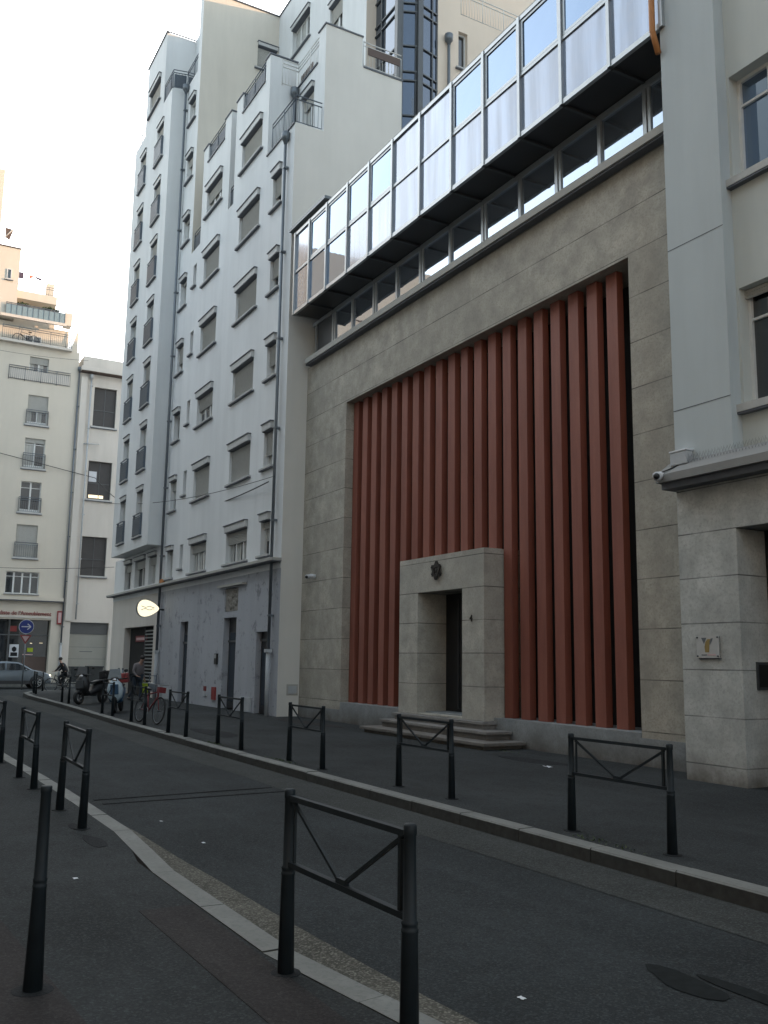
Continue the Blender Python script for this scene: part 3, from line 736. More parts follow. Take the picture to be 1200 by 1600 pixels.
# small fixtures on the ground floor
fx = MB().m('black').box(-31.2, -30.95, YA-.06, YA, 1.45, 1.82); fx.m('alu').box(-31.17, -30.98, YA-.065, YA-.061, 1.66, 1.79); fx.build('intercom', A)
MB().m('red').box(-31.38, -31.0, YA-.05, YA, .25, .68).build('meter_box', A, 'red wall box beside the middle door')
MB().m('pvc').box(-28.62, -27.66, YA-.05, YA, 0.02, .46).build('service_hatch', A)
MB().m('pvc').box(-37.35, -36.6, YA-.05, YA, .05, .45).build('service_hatch', A)
MB().m('pvc').box(-32.35, -31.95, YA-.03, YA, .34, .50).m('dred').box(-32.3, -32.05, YA-.031, YA-.001, .52, .68).build('wall_plate', A)
MB().m('pvc').box(XR, XR+.03, 11.1, 11.36, .66, .88).m('concrete').box(XR, XR+.012, 11.05, 11.41, .61, .93).build('gas_hatch', A)
# drainpipes
def pipe(x, y, z0, z1, zc, r=.055, hop=True, m1='zinc', parent=None):
    mb = MB().m(m1).tube([(x, y, zc), (x, y, z1)], r, 10)
    z = zc+1
    while z < z1: mb.box(x-r-.02, x+r+.02, y-r-.005, y+r+.06, z-.03, z+.03); z += 2.9
    if hop:
        mb.tube([(x, y, z1-.05), (x, y, z1+.12), (x, y, z1+.14), (x, y, z1+.38)], [r, r*1.8, r*2.7, r*2.9], 10)
    if zc > z0: mb.m('pvc').tube([(x, y, z0), (x, y, zc)], r+.02, 10); mb.box(x-.1, x+.1, y-.1, y+.08, zc-.1, zc)
    return mb.build('drainpipe', parent or A)
pipe(-38.22, YA-.12, .0, 27.0, 1.95)
pipe(-26.12, YA-.12, .0, 18.3, 1.95, .05)
pipe(-27.85, 11.62, 18.9, 21.2, 18.9)
pipe(-25.78, 16.75, 12, 23.9, 12)
pipe(-36.9, 11.35, 27.4, 30.2, 27.4)
MB().m('orange').ball((-38.0, YA-.1, 4.78), .16, 1, (1.2, .7, .8), .25).build('cable_knot', A)
#@@BUILDB
# ================================================================== B: stone hall with red fins
YB = 11.45
B = thing('stone_hall', 'grey stone hall with tall red vertical fins and a projecting glazed upper storey', 'building', (-18, 11.45, 0))
fo = (-22.9, -11.68, .53, 8.91)
sf = MB().m('stoneB')
sf.panel(('y', YB), XR-.004, -10.05, .33, 10.68, [(fo[0], fo[1], .33, fo[3], .95)], .9, ())
sf.build('stone_wall', B)
pl = MB().m('plinth')
pl.box(XR, fo[0]-.0, YB-.012, YB+.5, -.1, .33); pl.box(fo[0], fo[1], YB-.012, YB+1.0, -.1, .53); pl.box(fo[1], -10.05, YB-.012, YB+.5, -.1, .45)
pl.build('plinth', B)
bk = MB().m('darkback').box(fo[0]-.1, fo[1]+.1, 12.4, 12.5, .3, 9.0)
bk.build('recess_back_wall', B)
px0, px1, pz = -19.32, -15.83, 4.03
pitch = .545; th = 0.
for i in range(20):
    x = -22.87+i*pitch
    zb = .53 if (x+.34 < px0+.02 or x > px1-.1) else pz
    if px0-.3 < x < px0: zb = .53
    Y0 = 11.67; w = .282+.005*math.sin(i*2.3); dp_ = .155
    c, s = math.cos(th), math.sin(th)
    q = [(0, 0), (w, 0), (w, dp_), (0, dp_)]
    pts = [(x+a*c-b*s*0, Y0+b+a*(-s)*.0-0*c, zb+.003) for a, b in q]
    pts = [(x+a*c+b*s*.4, Y0+b*c-a*s*.5+.015, zb+.003) for a, b in q]
    mb = MB().m('fin').prism(pts, (0, 0, 8.905-zb-.003)); mb.build('fin', B)
# portal
po = MB().m('stoneP')
po.panel(('y', 11.2), px0, px1, .46, pz, [(-18.48, -16.64, .5, 3.22, .8)], .8)
po.poly([(px1, 11.2, .46), (px1, 12.3, .46), (px1, 12.3, pz), (px1, 11.2, pz)])
po.poly([(px0, 11.2, .46), (px0, 12.3, .46), (px0, 12.3, pz), (px0, 11.2, pz)])
po.poly([(px0, 11.2, pz), (px1, 11.2, pz), (px1, 12.3, pz), (px0, 12.3, pz)])
poo = po.build('portal', B)
ed = MB().m('blackdoor').box(-18.5, -16.62, 11.99, 12.05, .5, 3.24)
for x in (-17.95, -17.57, -17.2): ed.m('alud').box(x-.015, x+.015, 11.97, 11.99, .6, 3.1)
edo = ed.build('door', B); MB().m('bronze').tube([(-17.4, 11.94, 1.3), (-17.4, 11.94, 1.7)], .02).build('door_handle', edo)
# emblem: six-pointed star of bronze
em = MB().m('bronze')
for r0 in (0, math.pi):
    pts = []
    for k in range(3):
        a = math.pi/2+r0+k*2*math.pi/3; pts.append((-17.62+.20*math.cos(a), 11.16 - (.012 if r0 else 0), 3.68+.20*math.sin(a)))
    ins = [tuple(Vector(p).lerp(Vector((-17.62, p[1], 3.68)), .42)) for p in pts]
    for k in range(3):
        em.bar(pts[k], pts[(k+1) % 3], .035, .06)
em.ball((-17.62, 11.17, 3.68), .085, 1, (1, .4, 1)); 
for k in range(6):
    a = k*math.pi/3+math.pi/6; em.ball((-17.62+.13*math.cos(a), 11.17, 3.68+.13*math.sin(a)), .05, 1, (1, .4, 1))
em.build('star_emblem', B, 'dark bronze six pointed star above the door')
text('house_number', '4', .2, 'bronze', B, (-16.34, 11.19, 2.5), (math.pi/2, 0, 0), .01)
# steps
s1 = MB().m('step')
s1.bevbox(-19.8, -14.75, 10.42, YB-.01, .07, .135, .012); s1.box(-19.7, -14.9, 10.5, YB-.015, -.05, .07)
s1.build('step', B)
s2 = MB().m('step')
s2.bevbox(-19.55, -15.2, 10.80, 11.43, .245, .305, .012); s2.box(-19.48, -15.3, 10.86, 11.43, .136, .245)
s2.build('step', B)
s3 = MB().m('step'); s3.bevbox(px0-.12, px1+.12, 11.08, 11.60, .40, .46, .01); s3.box(px0-.05, px1+.05, 11.13, 11.6, .306, .4)
s3.build('threshold', B)
# sill course, ribbon windows
sl = MB().m('concrete').box(-25.40, -10.05, 11.22, 11.62, 10.70, 10.86); sl.m('under').box(-25.40, -10.05, 11.26, 11.45, 10.655, 10.70)
sl.build('sill_course', B)
mx = [-25.35, -24.15, -22.88, -21.58, -20.3, -19.1, -17.72, -16.36, -14.97, -13.75, -12.47, -11.27, -10.1]
rb = MB().m('alu'); FR = 11.6
rb.box(-25.6, -10.1, FR-.03, FR+.05, 10.86, 10.93); rb.box(-25.6, -10.1, FR-.05, FR+.05, 12.02, 12.14)
for i, x in enumerate(mx):
    rb.box(x-.045, x+.045, FR-.05, FR+.04, 10.93, 12.02)
    if i % 2: rb.box(x+.06, x+.13, FR-.03, FR+.04, 10.93, 12.02)
rbo = rb.build('ribbon_window', B)
for i in range(12):
    a, b = mx[i], mx[i+1]
    p = MB().m('darkback' if i == 0 else 'mirror2').poly([(a, FR, 10.9), (b, FR, 10.9), (b, FR, 12.1), (a, FR, 12.1)])
    if i == 0: p.mats = ['alud']
    p.build('pane', rbo)
# glazed box
YX = 10.75; bz0, bz1, bm_ = 12.18, 14.78, 13.52
bxm = [-25.22, -24.15, -22.95, -21.62, -20.36, -19.1, -17.75, -16.37, -15.11, -13.85, -12.55, -11.24, -10.0]
gb = MB().m('alu')
gb.box(bxm[0]-.03, bxm[-1], YX-.05, YX+.03, bz0-.04, bz0+.06); gb.box(bxm[0]-.03, bxm[-1], YX-.05, YX+.05, bz1-.04, bz1+.05)
gb.box(bxm[0], bxm[-1], YX-.035, YX+.03, bm_-.035, bm_+.035)
for i, x in enumerate(bxm):
    gb.box(x-.04, x+.04, YX-.07, YX+.03, bz0-.04, bz1+.05)
gb.box(bxm[0]-.03, bxm[0]+.02, YX, 11.7, bz0-.04, bz0+.06); gb.box(bxm[0]-.03, bxm[0]+.02, YX, 11.7, bz1-.04, bz1+.05)
gbo = gb.build('glazed_box', B)
opened = {1, 2, 3, 4, 7, 8, 9, 10}
for i in range(12):
    a, b = bxm[i], bxm[i+1]
    for r_, (z0, z1) in enumerate(((bz0, bm_), (bm_, bz1))):
        clear = r_ == 1 and i in opened
        key = 'mirror' if clear or (r_ == 0 and i in (1, 2)) else 'milky'
        tl = random.uniform(-.006, .006)
        p = MB().m(key).poly([(a+.02, YX-.005+tl, z0+.02), (b-.02, YX-.005-tl, z0+.02), (b-.02, YX-.005-tl*.5, z1-.02), (a+.02, YX-.005+tl*.5, z1-.02)])
        if clear:
            p.m('alu')
            for q in ((a+.05, a+.11, z0+.05, z1-.05), (b-.11, b-.05, z0+.05, z1-.05)): p.box(q[0], q[1], YX-.03, YX-.01, q[2], q[3])
            for q in ((z0+.05, z0+.11), (z1-.11, z1-.05)): p.box(a+.11, b-.11, YX-.028, YX-.01, q[0], q[1])
        p.build('pane', gbo)
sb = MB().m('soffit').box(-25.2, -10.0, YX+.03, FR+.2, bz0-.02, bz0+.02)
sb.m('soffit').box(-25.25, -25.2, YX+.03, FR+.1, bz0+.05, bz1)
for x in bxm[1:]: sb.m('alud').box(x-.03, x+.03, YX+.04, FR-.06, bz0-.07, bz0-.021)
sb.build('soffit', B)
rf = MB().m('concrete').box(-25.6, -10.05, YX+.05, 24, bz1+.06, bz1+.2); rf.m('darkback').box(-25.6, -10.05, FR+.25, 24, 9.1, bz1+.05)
rf.m('zinc').box(-25.62, -23.0, YX-.1, YX+.3, bz1+.21, bz1+.30)
rf.build('roof', B)
MB().m('orange').tube([(-10.12, 10.62, 14.8), (-10.12, 10.62, 12.1), (-10.08, 10.7, 11.7)], .05, 8).build('downpipe', B, 'orange downpipe at the right end of the glazed box')
#@@BUILDC
# ================================================================== C: right-hand apartment building
C_ = thing('corner_apartment_building', 'pale grey rendered apartment building with stone block base at the right edge', 'apartment building', (0, 10.75, 0))
XL = -10.08; XP = -8.98
cw = MB().m('cwall')
cw.panel(('y', 10.75), XL, XP, 4.55, 32, [], .2)
cw.poly([(XP, 10.75, 4.55), (XP, 10.97, 4.55), (XP, 10.97, 32), (XP, 10.75, 32)])
cw.poly([(XL, 10.75, 0), (XL, 24, 0), (XL, 24, 32), (XL, 10.75, 32)])
cw.poly([(XL, 10.75, 32), (12, 10.75, 32), (12, 24, 32), (XL, 24, 32)]); cw.box(XL+.3, 14, 24.02, 75, 0, 34)  # deep box at the back is unseen, added to block the low sun
for z in (5.55, 8.2): cw.m('under').box(XL+.0, XP, 10.746, 10.751, z, z+.012)
cw.build('pilaster', C_)
cw = MB().m('cwall2')
ch = []
for k in range(8):
    for j in range(4): ch.append((-8.93+.0+j*4.6, -7.1+j*4.6, 5.42+3.53*k, 7.22+3.45*k))
cw.panel(('y', 10.97), XP, 12, 4.55, 32, ch, .3)
cw.build('wall', C_)
for k in range(8):
    for j in range(4):
        if k > 3 and j > 0: continue
        window(C_, ('y', 10.97), -8.93+j*4.6, -7.1+j*4.6, 5.42+3.53*k, 7.22+3.45*k, leaves=3, shut=0 if k % 2 else .08, hood=0, sill=.12, sunk=.24, transom=.74, sillh=.13, glass='mirror' if k == 1 else 'clear_glass')
cc = MB().m('cornice')
cc.prism([(XL-.12, 10.44, 4.40), (XL-.12, 10.97, 4.40), (XL-.12, 10.97, 4.78), (XL-.12, 10.74, 4.74), (XL-.12, 10.44, 4.52)], (22, 0, 0))
cc.m('under').box(XL-.08, 11.8, 10.52, 10.9, 4.30, 4.399)
cc.build('cornice', C_)
sp = MB().m('alud')
for i in range(70):
    x = -9.7+i*.055; z = 4.66
    for dy in (-.06, .0, .06): sp.tube([(x, 10.62, z), (x+random.uniform(-.01, .01), 10.62+dy, z+.12)], .0018, 3, False)
sp.build('bird_spikes', C_)
cb = MB().m('stoneC')
cb.panel(('y', 10.75), XL, 12, -.1, 4.30, [(-9.0, -6.8, -.1, 3.6, .62), (-3, -1, 1, 3.6, .4), (2, 4, 1, 3.6, .4)], .6)
cb.build('stone_base', C_)
MB().m('blackdoor').box(-9.0, -6.8, 11.35, 11.4, 0, 3.6).build('door', C_)
MB().m('glass').box(-3, -1, 11.12, 11.15, 1, 3.6).build('window', C_)
MB().m('glass').box(2, 4, 11.12, 11.15, 1, 3.6).build('window', C_)
ic = MB().m('alud').box(-9.0, -8.97, 11.03, 11.30, 1.32, 1.71); ic.m('black').box(-8.97, -8.965, 11.06, 11.27, 1.36, 1.67)
ic.build('intercom', C_)
# plaque
pq = thing('wall_plaque', 'square clear plaque with gold and grey emblem on the pale stone base', 'plaque', (-9.57, 10.74, 1.76))
MB().m('sill').box(-9.77, -9.36, 10.715, 10.725, 1.76, 2.08).m('under').box(-9.75, -9.35, 10.727, 10.75, 1.745, 1.76).build('panel', pq)
e_ = MB().m('gold').prism([(-9.61, 10.712, 1.84), (-9.54, 10.712, 1.84), (-9.53, 10.712, 1.95), (-9.50, 10.712, 2.03), (-9.56, 10.712, 2.03), (-9.60, 10.712, 1.99), (-9.62, 10.712, 1.92)], (0, .002, 0))
e_.m('zinc').prism([(-9.68, 10.713, 2.05), (-9.63, 10.713, 1.96), (-9.615, 10.713, 1.99), (-9.58, 10.713, 2.05)], (0, .001, 0))
e_.prism([(-9.52, 10.711, 1.94), (-9.46, 10.711, 2.04), (-9.50, 10.711, 2.04), (-9.53, 10.711, 1.99)], (0, .001, 0))
e_.m('pink').box(-9.57, -9.42, 10.711, 10.713, 1.795, 1.815); e_.m('zinc').box(-9.68, -9.58, 10.711, 10.713, 1.795, 1.81)
e_.build('emblem', pq)
bo = MB().m('alud')
for x in (-9.75, -9.38):
    for z in (1.785, 2.055): bo.tube([(x, 10.75, z), (x, 10.70, z)], .013, 8)
bo.build('fixing_bolts', pq)
# cameras and junction box
def camera_dome(name, label, loc, s=1.):
    c = thing(name, label, 'security camera', loc)
    x, y, z = loc
    MB().m('signw').tube([(x, y+.12*s, z), (x, y-.02*s, z)], [.05*s, .06*s], 10).m('signw').tube([(x, y-.02*s, z), (x+.10*s, y-.16*s, z-.03*s)], [.05*s, .055*s], 10).build('housing', c)
    MB().m('black').ball((x+.115*s, y-.18*s, z-.034*s), .038*s, 2).build('lens', c)
camera_dome('security_camera', 'small white camera on the end of the right building cornice', (-10.12, 10.46, 4.50), 1.3)
camera_dome('security_camera', 'small white camera on the left stone pier of the hall', (-24.72, YB-.12, 4.07), 1.2)
jb = thing('junction_box', 'pale blue plastic junction box on the cornice of the right building', 'junction box', (-9.85, 10.68, 4.60))
MB().m('pvc').bevbox(-10.05, -9.72, 10.6, 10.74, 4.66, 4.86, .015).build('box', jb)
MB().m('signw').bevbox(-10.06, -9.71, 10.59, 10.75, 4.861, 4.89, .008).build('lid', jb)
MB().m('black').tube([(-9.9, 10.62, 4.66), (-9.98, 10.52, 4.6), (-10.1, 10.46, 4.56)], .012).build('cable_tail', jb)
#@@BUILDD
# ================================================================== D: cream stepped building closing the street
XD = -62.
D = thing('cream_stepped_building', 'cream apartment building at the street end stepping up in planted terraces', 'apartment building', (-62, 5, 0))
FD = ('x', XD)
dw = [(8.0, 9.25, 16.42, 18.36, .55, 'bars', 0), (8.0, 9.25, 13.55, 15.5, .15, 'bars', 0), (7.95, 9.2, 10.68, 12.66, 0, 'bars', 0), (7.9, 9.18, 7.78, 9.87, 1, 'bars', 0)]
dcol = [-3.2, -8.2]
holes = [(7.92, 9.1, 19.42, 20.92), (7.48, 9.47, 5.50, 6.88), (-6, 10.38, .6, 3.9, .6)] + [(a, b, c, d) for a, b, c, d, *_ in dw]
for o_ in (4.6, 9.2, 13.8):
    for z in (7.8, 10.7, 13.6, 16.5, 19.4): holes.append((8.0-o_, 9.25-o_, z, z+1.95 if z < 19 else z+1.5))
dm = MB().m('cream')
dm.panel(FD, -30, 11.0, 0, 21.7, holes, .22)
def block(mb, x, y0, y1, z0, z1, d=14): mb.box(x-d, x, y0, y1, z0, z1)
block(dm, XD-.9, -30, 10.38, 21.7, 23.35); block(dm, XD-1.5, -30, 9.5, 23.35, 25.45)
block(dm, XD-2.2, -30, 9.0, 25.45, 26.1); dm.box(XD-2.8, XD-2.18, 8.95, 9.4, 23.3, 26.95)
block(dm, XD-.02, -30, 6.85, 23.5, 28.05); block(dm, XD-.01, -30, 5.5, 28.05, 33.3)
dm.box(XD-.8, XD-.02, 9.92, 10.38, 23.45, 24.32)
dm.poly([(XD-.5, 10.40, 21.7), (XD-.5, 10.95, 21.7), (XD-.5, 10.92, 23.6)])
dm.poly([(XD, 11.0, 0), (XD-14, 11.0, 0), (XD-14, 11.0, 21.7), (XD, 11.0, 21.7)])
dm.poly([(XD, -30, 21.7), (XD, 11.0, 21.7), (XD-14, 11.0, 21.7), (XD-14, -30, 21.7)])
dm.build('wall', D)
ds = MB().m('cream2')
ds.box(XD, XD+.35, -30, 10.45, 21.62, 21.78); ds.box(XD, XD+.2, 5.9, 10.0, 23.3, 23.48)
ds.m('cream').box(XD, XD+.35, -30, 11.0, 5.1, 5.30); ds.m('under').box(XD, XD+.33, -30, 11.0, 5.04, 5.1)
ds.m('timber').box(XD-.2, XD+.05, -30, 6.87, 28.05, 28.12)
ds.build('ledge', D)
wp = [window(D, FD, 7.92, 9.1, 19.42, 20.92, leaves=2, shut=.3, hood=.0, sill=0)]
for a, b, c, d, sh, rl, _ in dw: window(D, FD, a, b, c, d, leaves=2, shut=sh, hood=.0, rail=(.95, 'bars'), sill=.15, transom=.8, base=.15, sillh=.12)
window(D, FD, 7.48, 9.47, 5.50, 6.88, leaves=4, shut=0, hood=.0, sill=.05, transom=.78)
for o_ in (4.6, 9.2, 13.8):
    for z in (7.8, 10.7, 13.6, 16.5, 19.4): window(D, FD, 8.0-o_, 9.25-o_, z, z+1.95 if z < 19 else z+1.5, leaves=2, shut=.4, hood=0, rail=(.95, 'bars'))
window(D, ('x', XD-.02), 6.1, 6.4, 25.85, 26.55, leaves=1, hood=0, sill=.12, sunk=-.02)
window(D, ('x', XD-.9), 7.6, 8.65, 21.8, 22.6, leaves=2, hood=0, sill=0, sunk=-.02)
mb = MB(); railing(mb, [(XD+.3, 6.1, 21.78), (XD+.3, 10.4, 21.78), (XD-.8, 10.4, 21.78)], h=.9); mb.build('balcony_railing', D)
mb = MB(); railing(mb, [(XD+.06, 6.7, 19.2), (XD+.06, 10.5, 19.2)], h=.95, panel_='cream2'); mb.build('balcony_railing', D)
mb = MB(); railing(mb, [(XD-.6, 6.9, 25.45), (XD-.6, 9.35, 25.45)], h=.6); mb.m('cream').box(XD-2, XD-.5, 6.86, 9.4, 24.9, 25.45); mb.build('balcony_railing', D)
mb = MB().m('bluefence').box(XD+.10, XD+.13, 6.2, 9.9, 23.5, 24.15); mb.m('rail').box(XD+.09, XD+.14, 6.2, 9.9, 24.24, 24.28); mb.m('rail').box(XD+.09, XD+.14, 6.2, 9.9, 24.15, 24.19)
for i in range(12):
    y = 6.2+i*.335; mb.box(XD+.135, XD+.15, y-.012, y+.012, 23.5, 24.26)
mb.build('terrace_screen', D, 'blue screen on the upper terrace')
ap = MB().m('paper').box(XD-.4, XD-.04, 5.55, 5.6, 28.1, 28.12)
# shop front
sh = MB().m('glass').box(XD-.62, XD-.6, -6, 10.38, .6, 3.9); sh.m('alud')
for y in (-4, -1, 2, 5, 8.0): sh.box(XD-.6, XD-.5, y-.05, y+.05, .6, 3.9)
sh.box(XD-.58, XD-.52, -6, 10.38, 2.9, 2.98)
sh.m('timber').box(XD-.58, XD-.55, 8.9, 10.3, .6, 1.6)
sh.m('paper').box(XD-.585, XD-.56, 8.1, 8.65, 1.55, 2.35); sh.m('darkcloth').ball((XD-.55, 8.38, 2.05), .16, 1, (.1, 1, 1.1)); sh.box(XD-.556, XD-.553, 8.18, 8.58, 1.62, 1.85)
sh.m('indoor').box(XD-.56, XD-.555, 9.3, 9.42, 2.42, 2.45).box(XD-.56, XD-.555, 9.85, 10.05, 2.45, 2.47)
sh.m('bag').box(XD-.55, XD-.545, 9.15, 9.5, 1.9, 2.15); sh.m('red').box(XD-.54, XD-.535, 8.0, 8.45, 3.15, 3.5); sh.m('pink').box(XD-.55, XD-.545, 8.9, 9.5, 1.7, 1.76)
sh.build('shop_window', D)
sn = MB().m('cream2').box(XD, XD+.06, -3, 10.42, 4.0, 4.12); sno = sn.build('shop_sign', D)
text('lettering', "Spécialiste de l'Ameublement", .36, 'red', D, (XD+.02, 6.55, 4.17), (math.pi/2, 0, math.pi/2), .04, width=3.8)
MB().m('red').box(XD, XD+.12, 10.72, 11.0, 3.65, 4.5).m('pink').box(XD+.12, XD+.13, 10.78, 10.96, 3.75, 4.4).build('small_wall_sign', D)
pipe(XD+.12, 11.06, 0, 20.3, 2.5, .05, True, 'zinc', D)
# terrace plants, laundry, furniture on D
def bush(name, label, cx, cy, cz, rx, ry, rz, n=150, seed=0):
    rn = random.Random(seed); mb = MB().m('leaf')
    for i in range(n):
        a, b_ = rn.uniform(0, 6.28), rn.uniform(-1, 1); k = rn.uniform(.5, 1)
        p = Vector((cx+rx*k*math.cos(a)*math.sqrt(1-b_*b_), cy+ry*k*math.sin(a)*math.sqrt(1-b_*b_), cz+rz*(k*b_)))
        d1 = Vector((rn.uniform(-1, 1), rn.uniform(-1, 1), rn.uniform(-1, 1))).normalized()*.09; d2 = Vector((rn.uniform(-1, 1), rn.uniform(-1, 1), rn.uniform(-1, 1))).normalized()*.06
        mb.add([p-d1, p+d2, p+d1, p-d2], [(0, 1, 2, 3)])
    o = thing(name, label, 'plant', (cx, cy, cz-rz-.15)); mb.build('foliage', o)
    MB().m('timber').box(cx-.12, cx+.12, cy-ry*.8, cy+ry*.8, cz-rz-.15, cz-rz+.1).build('planter', o)
bush('terrace_plant', 'low green shrub behind the blue terrace screen, nearest the white tower', XD-.15, 7.3, 24.35, .18, .5, .16, 130, 1)
bush('terrace_plant', 'larger green shrub behind the right end of the blue terrace screen', XD-.15, 9.0, 24.3, .22, .6, .24, 190, 2)
cl = thing('laundry_line', 'washing line with dark and red clothes on the topmost far terrace', 'laundry line', (XD-2.5, 7.8, 26.1))
MB().m('cable').tube([(XD-2.5, 7.0, 27.55), (XD-2.5, 7.8, 27.5), (XD-2.5, 8.7, 27.45)], .008, 4).m('rail').tube([(XD-2.5, 7.0, 26.1), (XD-2.5, 7.0, 27.6)], .02).tube([(XD-2.5, 8.7, 26.1), (XD-2.5, 8.7, 27.5)], .02).build('line', cl)
MB().m('cloth1').box(XD-2.53, XD-2.5, 7.1, 7.42, 27.05, 27.5).build('garment', cl)
MB().m('cloth2').prism([(XD-2.52, 7.75, 27.45), (XD-2.52, 8.15, 27.35), (XD-2.52, 7.8, 27.15)], (.03, 0, 0)).build('garment', cl)
MB().m('cloth1').prism([(XD-2.52, 8.2, 27.4), (XD-2.52, 8.6, 27.3), (XD-2.52, 8.55, 27.15), (XD-2.52, 8.2, 27.25)], (.03, 0, 0)).build('garment', cl)
ps = thing('folded_parasol', 'small brown and grey slanted canopy on the tower terrace of the cream building', 'parasol', (XD-.6, 6.2, 28.1))
MB().m('timber').prism([(XD-.6, 5.85, 29.55), (XD-.6, 6.35, 29.5), (XD-.6, 6.15, 28.75), (XD-.6, 5.9, 28.9)], (.12, 0, 0)).build('canopy', ps)
MB().m('sill').tube([(XD-.5, 5.8, 28.8), (XD-.45, 6.3, 29.5)], .04).tube([(XD-.55, 6.1, 28.1), (XD-.55, 6.1, 28.8)], .03).build('pole', ps)
# ================================================================== E: industrial looking annex
E_ = thing('pale_annex', 'pale low annex with large dark windows and a closed garage door', 'building', (-62, 14, 0))
eh = [(12.12, 13.6, 16.82, 19.52), (12.05, 13.58, 11.9, 14.47), (11.95, 13.55, 6.85, 9.42), (11.57, 14.0, 0, 3.83, .35)]
for o_ in (3.6, 7.2): eh += [(12.1+o_, 13.6+o_, z, z+2.6) for z in (6.85, 11.9, 16.85)]
ew = MB().m('cream2').panel(('x', XD+.03), 11.004, 24, 0, 20.4, eh, .3)
ew.box(XD-.0, XD+.14, 11.2, 11.62, 3.9, 20.1)
ew.box(XD-10, XD+.02, 11.3, 24, 20.7, 21.55); ew.box(XD-10, XD-.4, 11.05, 24, 0, 20.4); ew.build('wall', E_)
MB().m('cream2').box(XD-10, XD+.6, 11.1, 24, 20.42, 20.70).m('timber').box(XD+.03, XD+.5, 11.15, 24, 20.36, 20.419).build('cornice', E_)
for (a, b, c, d, *_) in eh:
    if c < 1: continue
    wb = MB().m('winbig').box(XD-.22, XD-.2, a, b, c, d); wb.m('alud').box(XD-.2, XD-.17, a, b, c+(d-c)*.42, c+(d-c)*.42+.05)
    for yy in (a, (a+b)/2, b-.04): wb.box(XD-.2, XD-.17, yy, yy+.04, c, d)
    if 11.8 < c < 12 and a < 13: wb.m('paper').box(XD-.19, XD-.18, a+.1, a+.6, c+1.2, c+1.9); wb.m('indoor').box(XD-.19, XD-.18, a+.15, a+1.1, c+.12, c+.32)
    wo = wb.build('window', E_); MB().m('sill').box(XD+.03, XD+.17, a-.12, b+.12, c-.1, c).m('under').box(XD+.03, XD+.16, a-.12, b+.12, c-.14, c-.1).build('sill', wo)
gd = MB().m('garage').box(XD-.32, XD-.28, 11.57, 14.0, 0, 3.1); gd.m('alud').box(XD-.3, XD-.25, 11.57, 14.0, 3.08, 3.83)
for z in (.75, 1.5, 2.25): gd.m('under').box(XD-.28, XD-.275, 11.6, 13.97, z, z+.015)
gd.m('under').box(XD-.28, XD-.27, 12.3, 13.1, 1.95, 1.99)
gd.build('garage_door', E_)
MB().m('pvc').tube([(XD+.2, 11.75, 15.55), (XD+.25, 11.6, 15.5), (XD+.2, 12.6, 15.6)], .03).build('antenna_arm', E_)
pipe(XD+.2, 11.85, 4, 19.9, 4, .05, True, 'pvc', E_)
# ================================================================== opposite side of the street (seen in the reflections)
for nm, lb, x0, x1, hh, mt in (('opposite_apartment_house', 'cream apartment house on the near side of the street, behind the camera', -24, 14, 22.5, 'cream'),
                               ('opposite_corner_house', 'white corner apartment house across the street from the tall bay', -47, -24.02, 19.5, 'white')):
    o = thing(nm, lb, 'apartment house', ((x0+x1)/2, -3.6, 0))
    hs = []
    nx = int((x1-x0)/3.4)
    for k in range(int((hh-1)/3)):
        for i in range(nx): hs.append((x0+1.2+i*3.4, x0+2.5+i*3.4, 1+k*3.0, 2.6+k*3.0))
    mb = MB().m(mt)
    # wall facing +Y
    us = MB(); us.m(mt).panel(('y', 3.6), -x1, -x0, 0, hh, [(-b, -a, c, d) for a, b, c, d in hs], .2)
    us.v = [(-v[0], -v[1], v[2]) for v in us.v]
    mb.add(us.v, us.f)
    mb.box(x0, x1, -14, -3.85, 0, hh-.02); mb.m('concrete').box(x0, x1, -14, -3.5, hh, hh+.25)
    mb.build('wall', o)
    gp = MB().m('glass')
    for a, b, c, d in hs: gp.poly([(a, -3.8, c), (b, -3.8, c), (b, -3.8, d), (a, -3.8, d)])
    gpo = gp.build('window_glazing', o); gpo['kind'] = 'stuff'
#@@STREET
# ================================================================== barriers
def ring_tube(mb, x, y, prof, seg=14):
    mb.tube([(x, y, z) for z, r in prof], [r for z, r in prof], seg)
POSTP = [(0, .045), (.50, .036), (.505, .039), (.515, .039), (.52, .0345), (.53, .0345), (.535, .038), (.545, .038), (.55, .031), (.90, .0265), (.905, .030), (.94, .030), (.95, .025)]
BL = 1.24
def make_barrier():
    o = thing('street_barrier', '', 'barrier', (0, 0, 0), world=False)
    for x in (0, BL):
        mb = MB().m('post'); ring_tube(mb, x, 0, POSTP); mb.m('patch').tube([(x, 0, .0), (x, 0, .006)], [.085, .08], 12); mb.build('post', o)
    MB().m('post').bar((.03, 0, .905), (BL-.03, 0, .905), .032, .028).build('top_rail', o)
    MB().m('post').bar((.03, 0, .56), (BL-.03, 0, .56), .034, .028).box(BL/2-.05, BL/2+.05, -.012, .012, .575, .60).build('lower_rail', o)
    MB().m('post').bar((.06, 0, .885), (BL/2-.03, 0, .585), .018, .018).build('brace', o)
    MB().m('post').bar((BL-.06, 0, .885), (BL/2+.03, 0, .585), .018, .018).build('brace', o)
    MB().m('post').bar((BL-.075, 0, .575), (BL-.075, 0, .89), .022, .022).build('side_bar', o)
    MB().m('post').bar((.075, 0, .575), (.075, 0, .89), .014, .014).build('side_bar', o)
    return o
bar0 = make_barrier()
near_g = 'barriers along the near kerb'; far_g = 'barriers along the far kerb'
